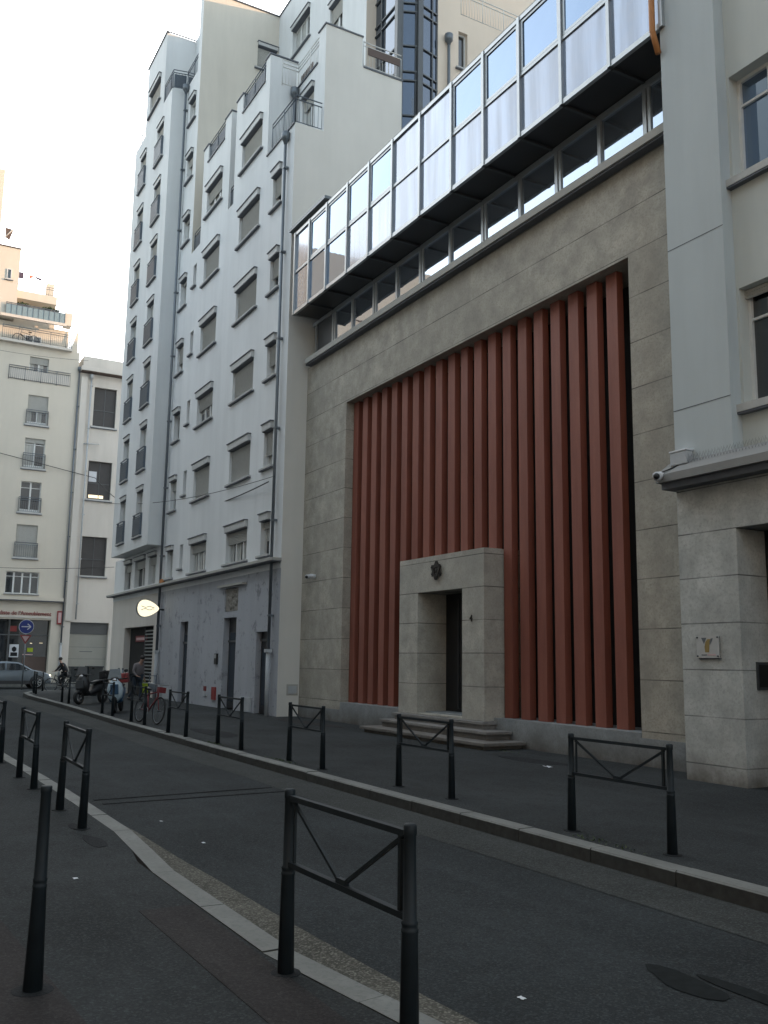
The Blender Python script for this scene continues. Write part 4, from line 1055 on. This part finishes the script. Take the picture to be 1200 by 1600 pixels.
barr = [((-4.84, 2.13), (-3.62, 2.17), 'large dark barrier in the foreground cutting the bottom edge, on the near kerb', near_g),
        ((-10.83, 2.04), (-9.60, 2.03), 'dark barrier on the near pavement just beyond the lone bollard', near_g),
        ((-13.88, 2.05), (-12.64, 2.05), 'second barrier behind the lone bollard on the near pavement', near_g),
        ((-17.1, 2.05), (-15.86, 2.05), 'near pavement barrier cut by the left edge of the photo', near_g),
        ((-7.5, 6.37), (-6.2, 6.40), 'dark barrier on the far kerb in front of the pale stone corner', far_g),
        ((-11.06, 6.43), (-9.82, 6.46), 'dark barrier on the far kerb in front of the entrance steps', far_g),
        ((-14.5, 6.33), (-13.22, 6.33), 'dark barrier on the far kerb before the left stone pier', far_g),
        ((-17.9, 6.28), (-16.55, 6.26), 'dark barrier on the far kerb before the middle doorway of the grey wall', far_g),
        ((-20.85, 6.15), (-19.55, 6.15), 'dark barrier on the far kerb just right of the red bicycle', far_g),
        ((-24.6, 6.27), (-23.3, 6.27), 'dark barrier on the far kerb with the red bicycle leaning on it', far_g),
        ((-28.45, 6.38), (-27.15, 6.38), 'dark barrier on the far kerb between the two parked scooters', far_g),
        ((-35.9, 6.58), (-34.6, 6.58), 'dark barrier on the far kerb left of the black scooter, beside the cyclist', far_g),
        ((-44.6, 6.95), (-43.4, 6.85), 'dark barrier on the far kerb in front of the grey car wheel', far_g),
        ((-47.3, 7.75), (-46.4, 7.2), 'dark barrier at the rounded kerb corner by the road sign', far_g)]
for i, (a, b, lb, gr) in enumerate(barr):
    o = bar0 if i == 0 else copy_tree(bar0)
    o.location = (a[0], a[1], .0); ang = math.atan2(b[1]-a[1], b[0]-a[0]); L = math.hypot(b[0]-a[0], b[1]-a[1])
    o.rotation_euler = (R([.3, -.6, .5, 0, -.4, .6, .3][i % 7]), 0, ang); o.scale = (L/BL, 1, 1.0 if gr == near_g else 1.0)
    o['label'] = lb; o['group'] = gr
bl = thing('bollard', 'single dark tapering bollard standing alone on the near pavement', 'bollard', (-5.16, .9, 0), world=False)
mb = MB().m('post'); ring_tube(mb, 0, 0, [(0, .049), (.49, .034), (.495, .037), (.505, .037), (.51, .033), (.52, .033), (.525, .036), (.535, .036), (.54, .0325), (.955, .026), (.96, .029), (.985, .029), (.99, .025)], 18); mb.build('post', bl)
MB().m('patch').tube([(0, 0, 0), (0, 0, .006)], [.11, .1], 14).build('base_collar', bl)
# tall thin posts behind the scooters
for (x, y, lb) in ((-39.5, 9.6, 'slim grey post between the scooter and the walking man'), (-41.0, 9.8, 'slim grey post beside the pale annex corner, left of its twin')):
    o = thing('slim_post', lb, 'post', (x, y, 0)); MB().m('zinc').tube([(x, y, 0), (x, y, 1.15)], .04, 8).build('shaft', o); MB().m('post').ball((x, y, 1.16), .045, 1).build('cap', o)
# ------------------------------------------------------------------ road sign
rs = thing('road_sign', 'round blue arrow sign above a small give way triangle on a pole', 'road sign', (-48.6, 7.0, 0), 0, world=False)
MB().m('zinc').tube([(0, 0, 0), (0, 0, 3.4)], .03, 8).build('pole', rs)
dn = Vector((48.6, -7.3, 0)).normalized(); rot = Matrix.Rotation(math.atan2(dn.y, dn.x)+math.pi/2, 4, 'Z')
def tf(mb, dz=0):
    mb.v = [tuple(rot @ Vector(v)) for v in mb.v]; return mb
def disc(r, y0, y1, z, n=28): return [(r*math.cos(2*math.pi*i/n), y0, z+r*math.sin(2*math.pi*i/n)) for i in range(n)]
d_ = MB().m('signw').prism(disc(.35, -.05, 0, 3.06), (0, .02, 0)); d_.m('blue').prism(disc(.325, -.056, 0, 3.06), (0, .005, 0))
d_.m('signw').bar((-.22, -.062, 3.06), (.2, -.062, 3.06), .008, .05).bar((.05, -.062, 3.2), (.21, -.062, 3.06), .008, .045).bar((.05, -.062, 2.92), (.21, -.062, 3.06), .008, .045)
tf(d_).build('round_plate', rs)
t_ = MB().m('red').prism([(-.27, -.05, 2.66), (.27, -.05, 2.66), (0, -.05, 2.2)], (0, .02, 0)); t_.m('pink').prism([(-.17, -.056, 2.60), (.17, -.056, 2.60), (0, -.056, 2.32)], (0, .005, 0))
tf(t_).build('triangular_plate', rs)
# ------------------------------------------------------------------ lit oval sign
ls = thing('lit_sign', 'glowing cream rounded sign projecting over the shuttered entrance', 'lit sign', (-37.9, 10.3, 3.3))
def ov(k, n=30):
    pts = []
    for i in range(n):
        a = 2*math.pi*i/n; rx = .44*k; rz = .32*k
        x = rx*math.cos(a); z = rz*math.sin(a)*(1-.42*math.cos(a))
        pts.append((-x, z))
    return pts
lo_ = [(-37.95, 10.07-p[0]*1.0 , 3.63+p[1]) for p in ov(1.05)]
MB().m('alud').prism(lo_, (.16, 0, 0)).build('case', ls)
lo_ = [(-37.785, 10.07-p[0], 3.63+p[1]) for p in ov(1.0)]
MB().m('lamp').prism(lo_, (.02, 0, 0)).build('face', ls)
sc_ = MB().m('lamp2')
for dz in (.05, -.05): sc_.tube([(-37.76, 9.78+i*.09, 3.64+dz+.03*math.sin(i*1.7+dz*30)) for i in range(7)], .012, 5)
sc_.build('script', ls)
MB().m('post').bar((-37.87, 10.45, 3.6), (-37.87, 10.75, 3.6), .06).build('bracket', ls)
# ------------------------------------------------------------------ cables
def cable(label, pts, r=.012):
    P = [Vector(p) for p in pts]; out = []
    for a, b, sag in zip(P[:-1], P[1:], [.0]*9):
        for i in range(8): out.append(a.lerp(b, i/8))
    out.append(P[-1])
    mb = MB().m('cable').tube(out, r, 5, False); return solo(mb, 'overhead_cable', label, 'cable')
cab = []
A0 = Vector((-61.9, 1.5, 15.1)); A1 = Vector((-61.8, 12.5, 13.3)); A2 = Vector((-26.25, 10.5, 7.05))
for i in range(12): cab.append(A0.lerp(A1, i/12))
for i in range(25):
    t = i/24; p = A1.lerp(A2, t); p.z -= 4*t*(1-t)*1.6; cab.append(p)
solo(MB().m('cable').tube(cab, .02, 5, False), 'overhead_cable', 'thick black cable sagging from the cream building to the drainpipe', 'cable')
for nm, p, q, sg in (('thin wire from the annex cornice across to the cream building balconies', (-61.9, 1.0, 21.3), (-61.5, 11.5, 21.1), .3),
                     ('thin wire crossing low above the cream building first floor', (-61.8, 2.0, 7.2), (-47.0, 10.7, 6.1), .25),
                     ('faint wire crossing high on the tall white facade', (-47, 10.0, 9.3), (-26, 10.6, 7.2), .35)):
    p = Vector(p); q = Vector(q); pp = []
    for i in range(17):
        t = i/16; v = p.lerp(q, t); v.z -= 4*t*(1-t)*sg; pp.append(v)
    solo(MB().m('cable').tube(pp, .010, 4, False), 'overhead_wire', nm, 'wire')
# ------------------------------------------------------------------ bins
def make_bin():
    o = thing('wheelie_bin', '', 'bin', (0, 0, 0), world=False)
    mb = MB().m('bin')
    mb.add([(-.25, -.32, .08), (.25, -.32, .08), (.25, .32, .08), (-.25, .32, .08), (-.3, -.38, .95), (.34, -.38, .95), (.34, .38, .95), (-.3, .38, .95)],
           [(3, 2, 1, 0), (4, 5, 6, 7), (0, 1, 5, 4), (1, 2, 6, 5), (2, 3, 7, 6), (3, 0, 4, 7)])
    mb.build('body', o)
    MB().m('bin').bevbox(-.34, .38, -.42, .42, .95, 1.04, .02).build('lid', o)
    for s in (-.3, .3): MB().m('rubber').tube([(-.22, s-.04, .1), (-.22, s+.04, .1)], .1, 12).build('wheel', o)
    return o
b1 = make_bin(); b2 = copy_tree(b1)
b1.location = (-60.6, 11.85, 0); b1['label'] = 'left of the two dark wheelie bins before the garage door'
b2.location = (-60.6, 12.95, 0); b2.rotation_euler = (0, 0, .12); b2.scale = (1.05, 1.15, 1.04); b2['label'] = 'right and wider of the two dark wheelie bins before the garage door'
for b in (b1, b2): b['group'] = 'bins in front of the garage'
# ------------------------------------------------------------------ car (side view, driving towards +Y)
car = thing('parked_car', 'silver blue hatchback with a lit headlight stopped before the shop front', 'car', (-55.9, 7.35, -.13), 0, world=False)
prof = [(-2.05, .35), (-2.12, .62), (-2.02, .98), (-1.75, 1.22), (-1.2, 1.40), (-.3, 1.47), (.35, 1.42), (.75, 1.22), (1.1, 1.02), (1.6, .93), (1.98, .78), (2.12, .58), (2.1, .32), (1.75, .25), (-1.7, .25)]
cb_ = bmesh.new(); secs = [(-.86, .93), (-.80, 1.0), (-.4, 1.03), (0, 1.04), (.4, 1.03), (.80, 1.0), (.86, .93)]
vv = []
for s, k in secs:
    row = []
    for (y, z) in prof:
        tum = max(0, (z-.95))*.38 if z > .95 else 0
        x = s*(1 - tum*.9) if abs(s) > .5 else s
        y2 = y*(1-.05*(abs(s) > .84)); z2 = z*(1-.02*(abs(s) > .84))
        row.append(cb_.verts.new((x, y2, z2)))
    vv.append(row)
for i in range(len(vv)-1):
    n = len(prof)
    for j in range(n): cb_.faces.new((vv[i][j], vv[i][(j+1) % n], vv[i+1][(j+1) % n], vv[i+1][j]))
cb_.faces.new(vv[0][::-1]); cb_.faces.new(vv[-1])
bmesh.ops.recalc_face_normals(cb_, faces=cb_.faces[:])
cb_.verts.index_update()
mb = MB().m('carp'); mb.smooth = True; mb.bm(cb_); body = mb.build('body', car)
bv = body.modifiers.new('bevel', 'BEVEL'); bv.width = .03; bv.segments = 2
for sx in (1, -1):
    gl_ = MB().m('glass'); x0 = .875*sx
    def gp(y, z): return (sx*(.86*(1-max(0, z-.95)*.38*.9)+.012), y, z)
    gl_.poly([gp(-1.35, 1.0), gp(-.35, 1.0), gp(-.35, 1.36), gp(-1.15, 1.33), gp(-1.42, 1.18)]).poly([gp(-.28, 1.0), gp(.95, 1.0), gp(.62, 1.2), gp(.3, 1.345), gp(-.28, 1.36)])
    gl_.build('side_window', car)
MB().m('glass').poly([(-.62, .77, 1.235), (.62, .77, 1.235), (.7, 1.12, 1.035), (-.7, 1.12, 1.035)]).build('windscreen', car)
for sx in (1, -1):
    MB().m('carlow').box(sx*.872, sx*.885, -1.7, 1.65, .24, .42).build('sill_trim', car)
    for y in (-1.32, 1.35):
        w = MB().m('rubber').tube([(sx*.70, y, .32), (sx*.90, y, .32)], .32, 20); wo = w.build('wheel', car)
        mb = MB().m('alu').tube([(sx*.895, y, .32), (sx*.905, y, .32)], .06, 10)
        for k in range(7):
            a = k*2*math.pi/7; mb.bar((sx*.905, y, .32), (sx*.905, y+.21*math.cos(a), .32+.21*math.sin(a)), .03, .045)
        mb.torus((sx*.90, y, .32), (1, 0, 0), .215, .018, 20, 5); mb.build('rim', wo)
        MB().m('carlow').torus((sx*.872, y, .34), (1, 0, 0), .36, .035, 20, 5).build('wheel_arch', car)
    MB().m('headl').ball((sx*.66, 2.0, .70), .11, 2, (1.3, .8, .7)).build('headlight', car)
    MB().m('carp').ball((sx*.98, .72, 1.02), .09, 1, (1, .7, .7)).build('door_mirror', car)
MB().m('carlow').box(-.7, .7, 2.08, 2.13, .34, .56).build('bumper', car)
# ------------------------------------------------------------------ bicycle
def make_bike(name, col):
    o = thing(name, '', 'bicycle', (0, 0, 0), world=False)
    for y in (-.52, .52):
        w = MB().m('rubber').torus((0, y, .34), (1, 0, 0), .325, .018, 28, 6)
        wo = w.build('wheel', o)
        sp_ = MB().m('zinc').torus((0, y, .34), (1, 0, 0), .30, .008, 24, 4)
        for k in range(14):
            a = k*2*math.pi/14; sp_.tube([(0, y, .34), (0, y+.3*math.cos(a), .34+.3*math.sin(a))], .0025, 3, False)
        sp_.tube([(-.05, y, .34), (.05, y, .34)], .02, 8); sp_.build('rim', wo)
    f = MB().m(col)
    P = dict(bb=(0, -.08, .30), st=(0, -.22, .72), hd=(0, .33, .80), hl=(0, .36, .68), ra=(0, -.52, .34), fa=(0, .52, .34))
    for a, b, r in (('bb', 'st', .018), ('st', 'hd', .018), ('bb', 'hl', .022), ('hd', 'hl', .022), ('bb', 'ra', .012), ('st', 'ra', .01), ('hl', 'fa', .014)):
        f.tube([P[a], P[b]], r, 8)
    f.build('frame', o)
    MB().m('black').ball((0, -.25, .86), .13, 2, (.55, 1.1, .3)).tube([(0, -.22, .70), (0, -.245, .84)], .013).build('saddle', o)
    MB().m('alu').tube([(0, .33, .78), (0, .30, .98)], .014).tube([(-.28, .24, 1.0), (-.1, .3, .98), (.1, .3, .98), (.28, .24, 1.0)], .012).build('handlebar', o)
    MB().m('alu').torus((.05, -.08, .30), (1, 0, 0), .09, .008, 18, 4).tube([(.06, -.08, .30), (.06, -.08, .14)], .01).tube([(-.06, -.08, .30), (-.06, -.08, .46)], .01).build('crank', o)
    return o
bk1 = make_bike('bicycle', 'dred'); bk1.location = (-23.95, 6.52, 0); bk1.rotation_euler = (0, R(-7), R(-80))
bk1['label'] = 'red framed bicycle leaning on a kerb barrier'
MB().m('dred').box(-.09, .09, .42, .56, .78, .92).build('front_basket', bk1)
bk2 = make_bike('bicycle', 'black'); bk2.location = (XD-.25, 7.6, 21.78); bk2.rotation_euler = (0, 0, R(178)); bk2['label'] = 'dark bicycle standing on the high balcony of the cream building'
bk2.scale = (1, .95, .95)
# ------------------------------------------------------------------ scooters
def make_scooter(c1, c2, box_):
    o = thing('scooter', '', 'scooter', (0, 0, 0), world=False)      # faces +Y
    for y in (-.62, .66):
        wo = MB().m('rubber').torus((0, y, .25), (1, 0, 0), .19, .058, 22, 8).build('wheel', o)
        mb = MB().m('chrome').torus((0, y, .25), (1, 0, 0), .135, .012, 20, 5)
        for k in range(5):
            a = k*2*math.pi/5; mb.bar((0, y, .25), (0, y+.13*math.cos(a), .25+.13*math.sin(a)), .04, .03)
        mb.build('rim', wo)
    def loft(pts, m_):
        """pts: (y, z, halfwidth, halfheight)"""
        mb = MB().m(m_); mb.smooth = True; n = 10; v = []; f = []
        for (y, z, w, h) in pts:
            for k in range(n):
                a = 2*math.pi*k/n; v.append((w*math.cos(a), y, z+h*math.sin(a)))
        for i in range(len(pts)-1):
            for k in range(n): f.append((i*n+k, i*n+(k+1) % n, (i+1)*n+(k+1) % n, (i+1)*n+k))
        f.append(tuple(range(n))[::-1]); f.append(tuple((len(pts)-1)*n+k for k in range(n)))
        mb.add(v, f); return mb
    loft([(-.95, .70, .05, .05), (-.85, .68, .12, .10), (-.55, .58, .17, .18), (-.2, .52, .18, .18), (-.02, .42, .17, .12), (.3, .34, .2, .06), (.42, .45, .2, .15)], c2 if box_ == 'red' else c1).build('body', o)
    loft([(.38, .62, .05, .26), (.43, .66, .25, .34), (.50, .68, .22, .34), (.58, .70, .05, .2)], c1).build('front_fairing', o)
    MB().m(c2).bevbox(-.12, .12, .55, .60, .55, .85, .02).build('fairing_panel', o)
    loft([(-.88, .78, .08, .04), (-.6, .80, .15, .05), (-.3, .78, .14, .06), (.0, .74, .06, .04)], 'black').build('seat', o)
    MB().m('black').tube([(0, .66, .25), (0, .52, .5), (0, .42, .95)], .035, 8).ball((0, .66, .42), .13, 2, (.6, 1.3, .4)).build('fork', o)
    hb = MB().m('black').tube([(-.34, .32, 1.0), (-.1, .40, 1.0), (.1, .40, 1.0), (.34, .32, 1.0)], .02, 8).bevbox(-.12, .12, .36, .5, .92, 1.06, .03); hb.build('handlebar', o)
    MB().m('chrome').ball((0, .52, .97), .07, 2, (1.1, .5, .8)).build('headlight', o)
    for s in (-1, 1):
        MB().m('black').tube([(s*.25, .35, 1.0), (s*.30, .34, 1.2)], .008, 5).ball((s*.31, .34, 1.24), .065, 2, (1, .35, .75)).build('mirror', o)
    MB().m('carp' if box_ == 'red' else 'glass').poly([(-.2, .50, 1.02), (.2, .50, 1.02), (.15, .42, 1.3), (-.15, .42, 1.3)]).build('windshield', o)
    MB().m(box_).bevbox(-.2, .2, -1.12, -.75, .86, 1.16, .04).build('top_case', o)
    MB().m('zinc').tube([(.14, -.2, .3), (.17, -.5, .32), (.17, -.9, .4)], [.03, .05, .05], 8).build('exhaust', o)
    return o
s1_ = make_scooter('scootw', 'scootb', 'red'); s1_.location = (-28.9, 6.95, 0); s1_.rotation_euler = (0, R(4), R(-112)); s1_['label'] = 'white and blue scooter with a red top case facing the camera'
s2_ = make_scooter('black', 'alud', 'black'); s2_.location = (-34.3, 7.3, 0); s2_.rotation_euler = (0, R(5), R(-135)); s2_['label'] = 'black scooter with a bulky rear case parked left of the white scooter'
s2_.scale = (1.15, 1.15, 1.0)
MB().m('paper').ball((.12, .52, .72), .05, 1, (1, .5, 1)).ball((.1, .5, .85), .04, 1, (1, .5, 1)).build('indicator', s2_)
# ------------------------------------------------------------------ people
def person(label, loc, rz, joints, edges, mats_, hairf=True):
    o = thing('person', label, 'person', loc, rz, world=False)
    return o
def skinned(name, parent, verts, edges, radii, mkey, root=0, sub=1):
    me = bpy.data.meshes.new(name); me.from_pydata(verts, edges, []); me.materials.append(M[mkey])
    ob = bpy.data.objects.new(name, me); COL.objects.link(ob)
    md = ob.modifiers.new('skin', 'SKIN'); md.use_smooth_shade = True
    for i, v in enumerate(me.skin_vertices[0].data):
        v.radius = radii[i] if isinstance(radii[i], tuple) else (radii[i], radii[i]); v.use_root = (i == root)
    s_ = ob.modifiers.new('sub', 'SUBSURF'); s_.levels = sub; s_.render_levels = sub
    bpy.context.view_layer.update()
    m2 = bpy.data.meshes.new_from_object(ob.evaluated_get(bpy.context.evaluated_depsgraph_get()))
    bpy.data.objects.remove(ob)
    for p in m2.polygons: p.use_smooth = True
    r = bpy.data.objects.new(name, m2); COL.objects.link(r); r.parent = parent
    return r
def figure(label, loc, rz, P, cloth, legs, lean=0):
    """P: joint dictionary in local space, facing +Y"""
    o = thing('person', label, 'person', loc, rz, world=False)
    J = ['pelvis', 'waist', 'chest', 'neck', 'head_b', 'head_t', 'sL', 'eL', 'wL', 'hL', 'sR', 'eR', 'wR', 'hR', 'hipL', 'kL', 'aL', 'tL', 'hipR', 'kR', 'aR', 'tR']
    rad = dict(pelvis=.14, waist=.13, chest=.15, neck=.055, head_b=.075, head_t=.085, sL=.07, eL=.045, wL=.032, hL=.035, sR=.07, eR=.045, wR=.032, hR=.035,
               hipL=.095, kL=.065, aL=.045, tL=.04, hipR=.095, kR=.065, aR=.045, tR=.04)
    E_s = [('pelvis', 'waist'), ('waist', 'chest'), ('chest', 'neck'), ('neck', 'head_b'), ('head_b', 'head_t'), ('chest', 'sL'), ('sL', 'eL'), ('eL', 'wL'), ('wL', 'hL'),
           ('chest', 'sR'), ('sR', 'eR'), ('eR', 'wR'), ('wR', 'hR'), ('pelvis', 'hipL'), ('hipL', 'kL'), ('kL', 'aL'), ('aL', 'tL'), ('pelvis', 'hipR'), ('hipR', 'kR'), ('kR', 'aR'), ('aR', 'tR')]
    ix = {j: i for i, j in enumerate(J)}
    skinned('body', o, [P[j] for j in J], [(ix[a], ix[b]) for a, b in E_s], [rad[j]*.93 for j in J], 'skin', 0)
    def cl(name, js, es, k, m_, root=0):
        i2 = {j: i for i, j in enumerate(js)}
        return skinned(name, o, [P[j] for j in js], [(i2[a], i2[b]) for a, b in es], [rad[j]*k for j in js], m_, root)
    cl('jacket', ['pelvis', 'waist', 'chest', 'sL', 'eL', 'wL', 'sR', 'eR', 'wR', 'neck'], [('pelvis', 'waist'), ('waist', 'chest'), ('chest', 'sL'), ('sL', 'eL'), ('eL', 'wL'), ('chest', 'sR'), ('sR', 'eR'), ('eR', 'wR'), ('chest', 'neck')], 1.22, cloth)
    cl('trousers', ['pelvis', 'hipL', 'kL', 'aL', 'hipR', 'kR', 'aR'], [('pelvis', 'hipL'), ('hipL', 'kL'), ('kL', 'aL'), ('pelvis', 'hipR'), ('hipR', 'kR'), ('kR', 'aR')], 1.2, legs)
    hb = Vector(P['head_b']); ht = Vector(P['head_t']); ax = (ht-hb).normalized()
    mb = MB().m('hair').ball(tuple(ht+ax*.02+Vector((0, -.025, 0))), .105, 2, (.9, 1.0, .85)); mb.build('hair', o)
    mb = MB().m('skin').ball(tuple(hb.lerp(ht, .4)+Vector((0, .095, 0))), .018, 1, (.7, 1.2, 1)); mb.build('nose', o)
    for s in ('L', 'R'):
        a = Vector(P['a'+s]); t = Vector(P['t'+s])
        MB().m('black').tube([a+Vector((0, -.06, -.03)), a.lerp(t, .5)+Vector((0, 0, -.01)), t+Vector((0, .04, 0))], [.048, .052, .038], 8).build('shoe', o)
        hnd = Vector(P['h'+s]); w = Vector(P['w'+s]); d = (hnd-w).normalized(); side = d.cross(Vector((0, 1, 0))).normalized() if abs(d.y) < .9 else Vector((1, 0, 0))
        mb = MB().m('skin')
        for k in range(4):
            b0 = hnd+side*(k-1.5)*.02; mb.tube([b0, b0+d*(.05-.004*abs(k-1)), b0+d*.075+Vector((0, .02, 0))], [.010, .009, .007], 6)
        mb.tube([hnd-side*.03-d*.03, hnd-side*.055+d*.02], [.011, .009], 6); mb.build('fingers', o)
    return o
walkP = dict(pelvis=(0, 0, .92), waist=(0, .03, 1.08), chest=(0, .10, 1.30), neck=(0, .17, 1.45), head_b=(0, .23, 1.53), head_t=(0, .27, 1.63),
             sL=(-.19, .09, 1.36), eL=(-.26, .05, 1.10), wL=(-.28, .12, .86), hL=(-.28, .14, .79), sR=(.19, .09, 1.36), eR=(.25, .06, 1.10), wR=(.22, .22, .95), hR=(.2, .28, .93),
             hipL=(-.1, 0, .88), kL=(-.11, .16, .48), aL=(-.11, .10, .08), tL=(-.11, .22, .04), hipR=(.1, 0, .88), kR=(.11, .0, .48), aR=(.11, -.26, .12), tR=(.11, -.15, .04))
man = figure('man in a grey jacket walking past the shuttered entrance with a lime bag', (-36.4, 9.4, 0), R(-60), walkP, 'jacket', 'jeans')
bg = thing('shopping_bag', 'bright lime green shopping bag held by the walking man', 'bag', (0, 0, 0), world=False)
hw = Matrix.Rotation(R(-60), 3, 'Z') @ Vector((-.29, .15, 0))
bg.location = (-36.4+hw.x, 9.4+hw.y, .30); bg.rotation_euler = (0, 0, R(-50))
MB().m('bag').add([(-.15, -.06, 0), (.15, -.06, 0), (.15, .06, 0), (-.15, .06, 0), (-.17, -.03, .36), (.17, -.03, .36), (.17, .03, .36), (-.17, .03, .36)], [(3, 2, 1, 0), (0, 1, 5, 4), (1, 2, 6, 5), (2, 3, 7, 6), (3, 0, 4, 7)]) if False else None
mb = MB().m('bag'); mb.add([(-.15, -.06, 0), (.15, -.06, 0), (.15, .06, 0), (-.15, .06, 0), (-.17, -.03, .36), (.17, -.03, .36), (.17, .03, .36), (-.17, .03, .36)], [(3, 2, 1, 0), (0, 1, 5, 4), (1, 2, 6, 5), (2, 3, 7, 6), (3, 0, 4, 7)]); mb.build('bag_body', bg)
MB().m('bag').tube([(-.09, 0, .36), (-.04, 0, .49), (.04, 0, .49), (.09, 0, .36)], .008, 5).build('handle', bg)
cycP = dict(pelvis=(0, -.22, .95), waist=(0, -.16, 1.10), chest=(0, -.02, 1.32), neck=(0, .06, 1.46), head_b=(0, .11, 1.54), head_t=(0, .13, 1.64),
            sL=(-.18, -.02, 1.37), eL=(-.24, .14, 1.14), wL=(-.26, .26, 1.04), hL=(-.25, .32, 1.03), sR=(.18, -.02, 1.37), eR=(.24, .14, 1.14), wR=(.26, .26, 1.04), hR=(.25, .32, 1.03),
            hipL=(-.1, -.2, .90), kL=(-.11, .12, .72), aL=(-.1, -.06, .38), tL=(-.1, .08, .34), hipR=(.1, -.2, .90), kR=(.11, .06, .52), aR=(.1, -.1, .16), tR=(.1, .04, .12))
bk3 = make_bike('bicycle', 'black'); bk3.location = (-49.6, 9.0, -.13); bk3.rotation_euler = (0, 0, R(150)); bk3['label'] = 'dark bicycle ridden by the person in black at the street corner'
cyc = figure('person in dark clothes riding a bicycle at the street corner', (-49.6, 9.0, -.13), R(150), cycP, 'darkcloth', 'darkcloth')
# ------------------------------------------------------------------ litter, manhole
def litter(label, x, y, z, s, seed, rz=0):
    s = s*.6
    rn = random.Random(seed); mb = MB().m('paper')
    n = 4; g_ = [[(x+(i/n-.5)*s*1.6*math.cos(rz)-(j/n-.5)*s*math.sin(rz), y+(j/n-.5)*s*math.cos(rz)+(i/n-.5)*s*1.6*math.sin(rz), z+.006+rn.uniform(0, s*.16)) for j in range(n+1)] for i in range(n+1)]
    for i in range(n):
        for j in range(n): mb.add([g_[i][j], g_[i+1][j], g_[i+1][j+1], g_[i][j+1]], [(0, 1, 2, 3)])
    solo(mb, 'litter', label, 'litter')
litter('flat white paper lying in the road at the foot of the far kerb', -6.76, 5.98, -.126, .12, 1)
litter('crumpled white paper on the pavement right of the entrance steps', -12.1, 9.8, 0, .16, 2)
litter('small white scrap on the road at the bottom of the photo', -4.27, 3.26, -.13, .05, 3)
litter('small pale scrap on the near pavement beside the lone bollard', -7.49, 1.56, 0, .06, 4)
litter('tiny white scrap on the road right of the near kerb bend', -9.07, 3.08, -.13, .05, 5)
litter('tiny pale scrap on the road near the trench lines', -10.43, 3.05, -.13, .045, 6)
rack = thing('bike_stand', 'low dark metal stand against the wall beside the slatted entrance', 'bike stand', (-37.9, 10.45, 0))
mb = MB().m('rail')
for x in (-38.6, -37.6): mb.tube([(x, 10.5, 0), (x, 10.5, .95), (x+.12, 10.5, 1.0)], .02, 6)
for z in (.3, .6, .92): mb.tube([(-38.6, 10.5, z), (-37.6, 10.5, z)], .015, 6)
mb.build('frame', rack)
bd_ = MB().m('railp').box(-38.5, -37.75, 10.47, 10.49, .32, .58); bd_.build('panel', rack)
#@@CAMERA
# ------------------------------------------------------------------ world, sun, camera
w = bpy.data.worlds.new('World'); sc.world = w; w.use_nodes = True; nt = w.node_tree
bgn = nt.nodes['Background']
sky = nt.nodes.new('ShaderNodeTexSky'); sky.sky_type = 'NISHITA'; sky.sun_disc = False
ELEV = R(8); ROT = R(30)
sky.sun_elevation = ELEV; sky.sun_rotation = ROT; sky.air_density = 1.0; sky.dust_density = 1.0
tc = nt.nodes.new('ShaderNodeTexCoord')
ng = noise(nt, tc.outputs['Generated'], 2.2, 6, .6, (1, 1, 2.5))
cl_ = ramp(nt, ng, [(.25, (.62, .62, .62)), (.75, (1, 1, 1))])
CLOUD = 3.0
fac = math_(nt, 'MULTIPLY', cl_, .75)
colw = mix(nt, fac, sky.outputs[0], (CLOUD*.86, CLOUD*1.0, CLOUD*1.11))
sxyz = nt.nodes.new('ShaderNodeSeparateXYZ'); nt.links.new(tc.outputs['Generated'], sxyz.inputs[0])
west = math_(nt, 'MULTIPLY', math_(nt, 'POWER', math_(nt, 'MAXIMUM', math_(nt, 'ADD', math_(nt, 'MULTIPLY', sxyz.outputs[0], -.9), math_(nt, 'MULTIPLY', sxyz.outputs[1], .35)), 0.), 1.5), 11.)
hz = nt.nodes.new('ShaderNodeVectorMath'); hz.operation = 'SCALE'; hz.inputs[0].default_value = (1, .985, .95); nt.links.new(west, hz.inputs['Scale'])
colw = mix(nt, 1.0, colw, hz.outputs[0], 'ADD')
nt.links.new(colw, bgn.inputs['Color']); bgn.inputs['Strength'].default_value = .1
sd = Vector((math.sin(ROT)*math.cos(ELEV), math.cos(ROT)*math.cos(ELEV), math.sin(ELEV)))
sl_ = bpy.data.lights.new('sun', 'SUN'); sl_.energy = 1.0; sl_.angle = R(.5); sl_.color = (1, .62, .36)
so = bpy.data.objects.new('sun', sl_); COL.objects.link(so); so.rotation_euler = sd.to_track_quat('Z', 'Y').to_euler(); so.location = (0, 0, 40)
yaw, pit, rol = 1.06364290, .159365974, .0144149512
f_ = Vector((-math.sin(yaw)*math.cos(pit), math.cos(yaw)*math.cos(pit), math.sin(pit)))
r0 = Vector((math.cos(yaw), math.sin(yaw), 0)); u0 = r0.cross(f_)
rr = r0*math.cos(rol)+u0*math.sin(rol); uu = -r0*math.sin(rol)+u0*math.cos(rol)
cd = bpy.data.cameras.new('camera'); cd.sensor_fit = 'VERTICAL'; cd.sensor_height = 24; cd.lens = 24*1447.77/1600; cd.clip_end = 1000; cd.clip_start = .05
co = bpy.data.objects.new('camera', cd); COL.objects.link(co)
co.matrix_world = Matrix(((rr.x, uu.x, -f_.x, 0), (rr.y, uu.y, -f_.y, 0), (rr.z, uu.z, -f_.z, 1.65), (0, 0, 0, 1)))
sc.camera = co
sc.view_settings.view_transform = 'Standard'; sc.view_settings.look = 'None'; sc.view_settings.gamma = 1; sc.view_settings.exposure = 2.3
sc.render.engine = 'CYCLES'; sc.cycles.use_denoising = True; sc.cycles.max_bounces = 6
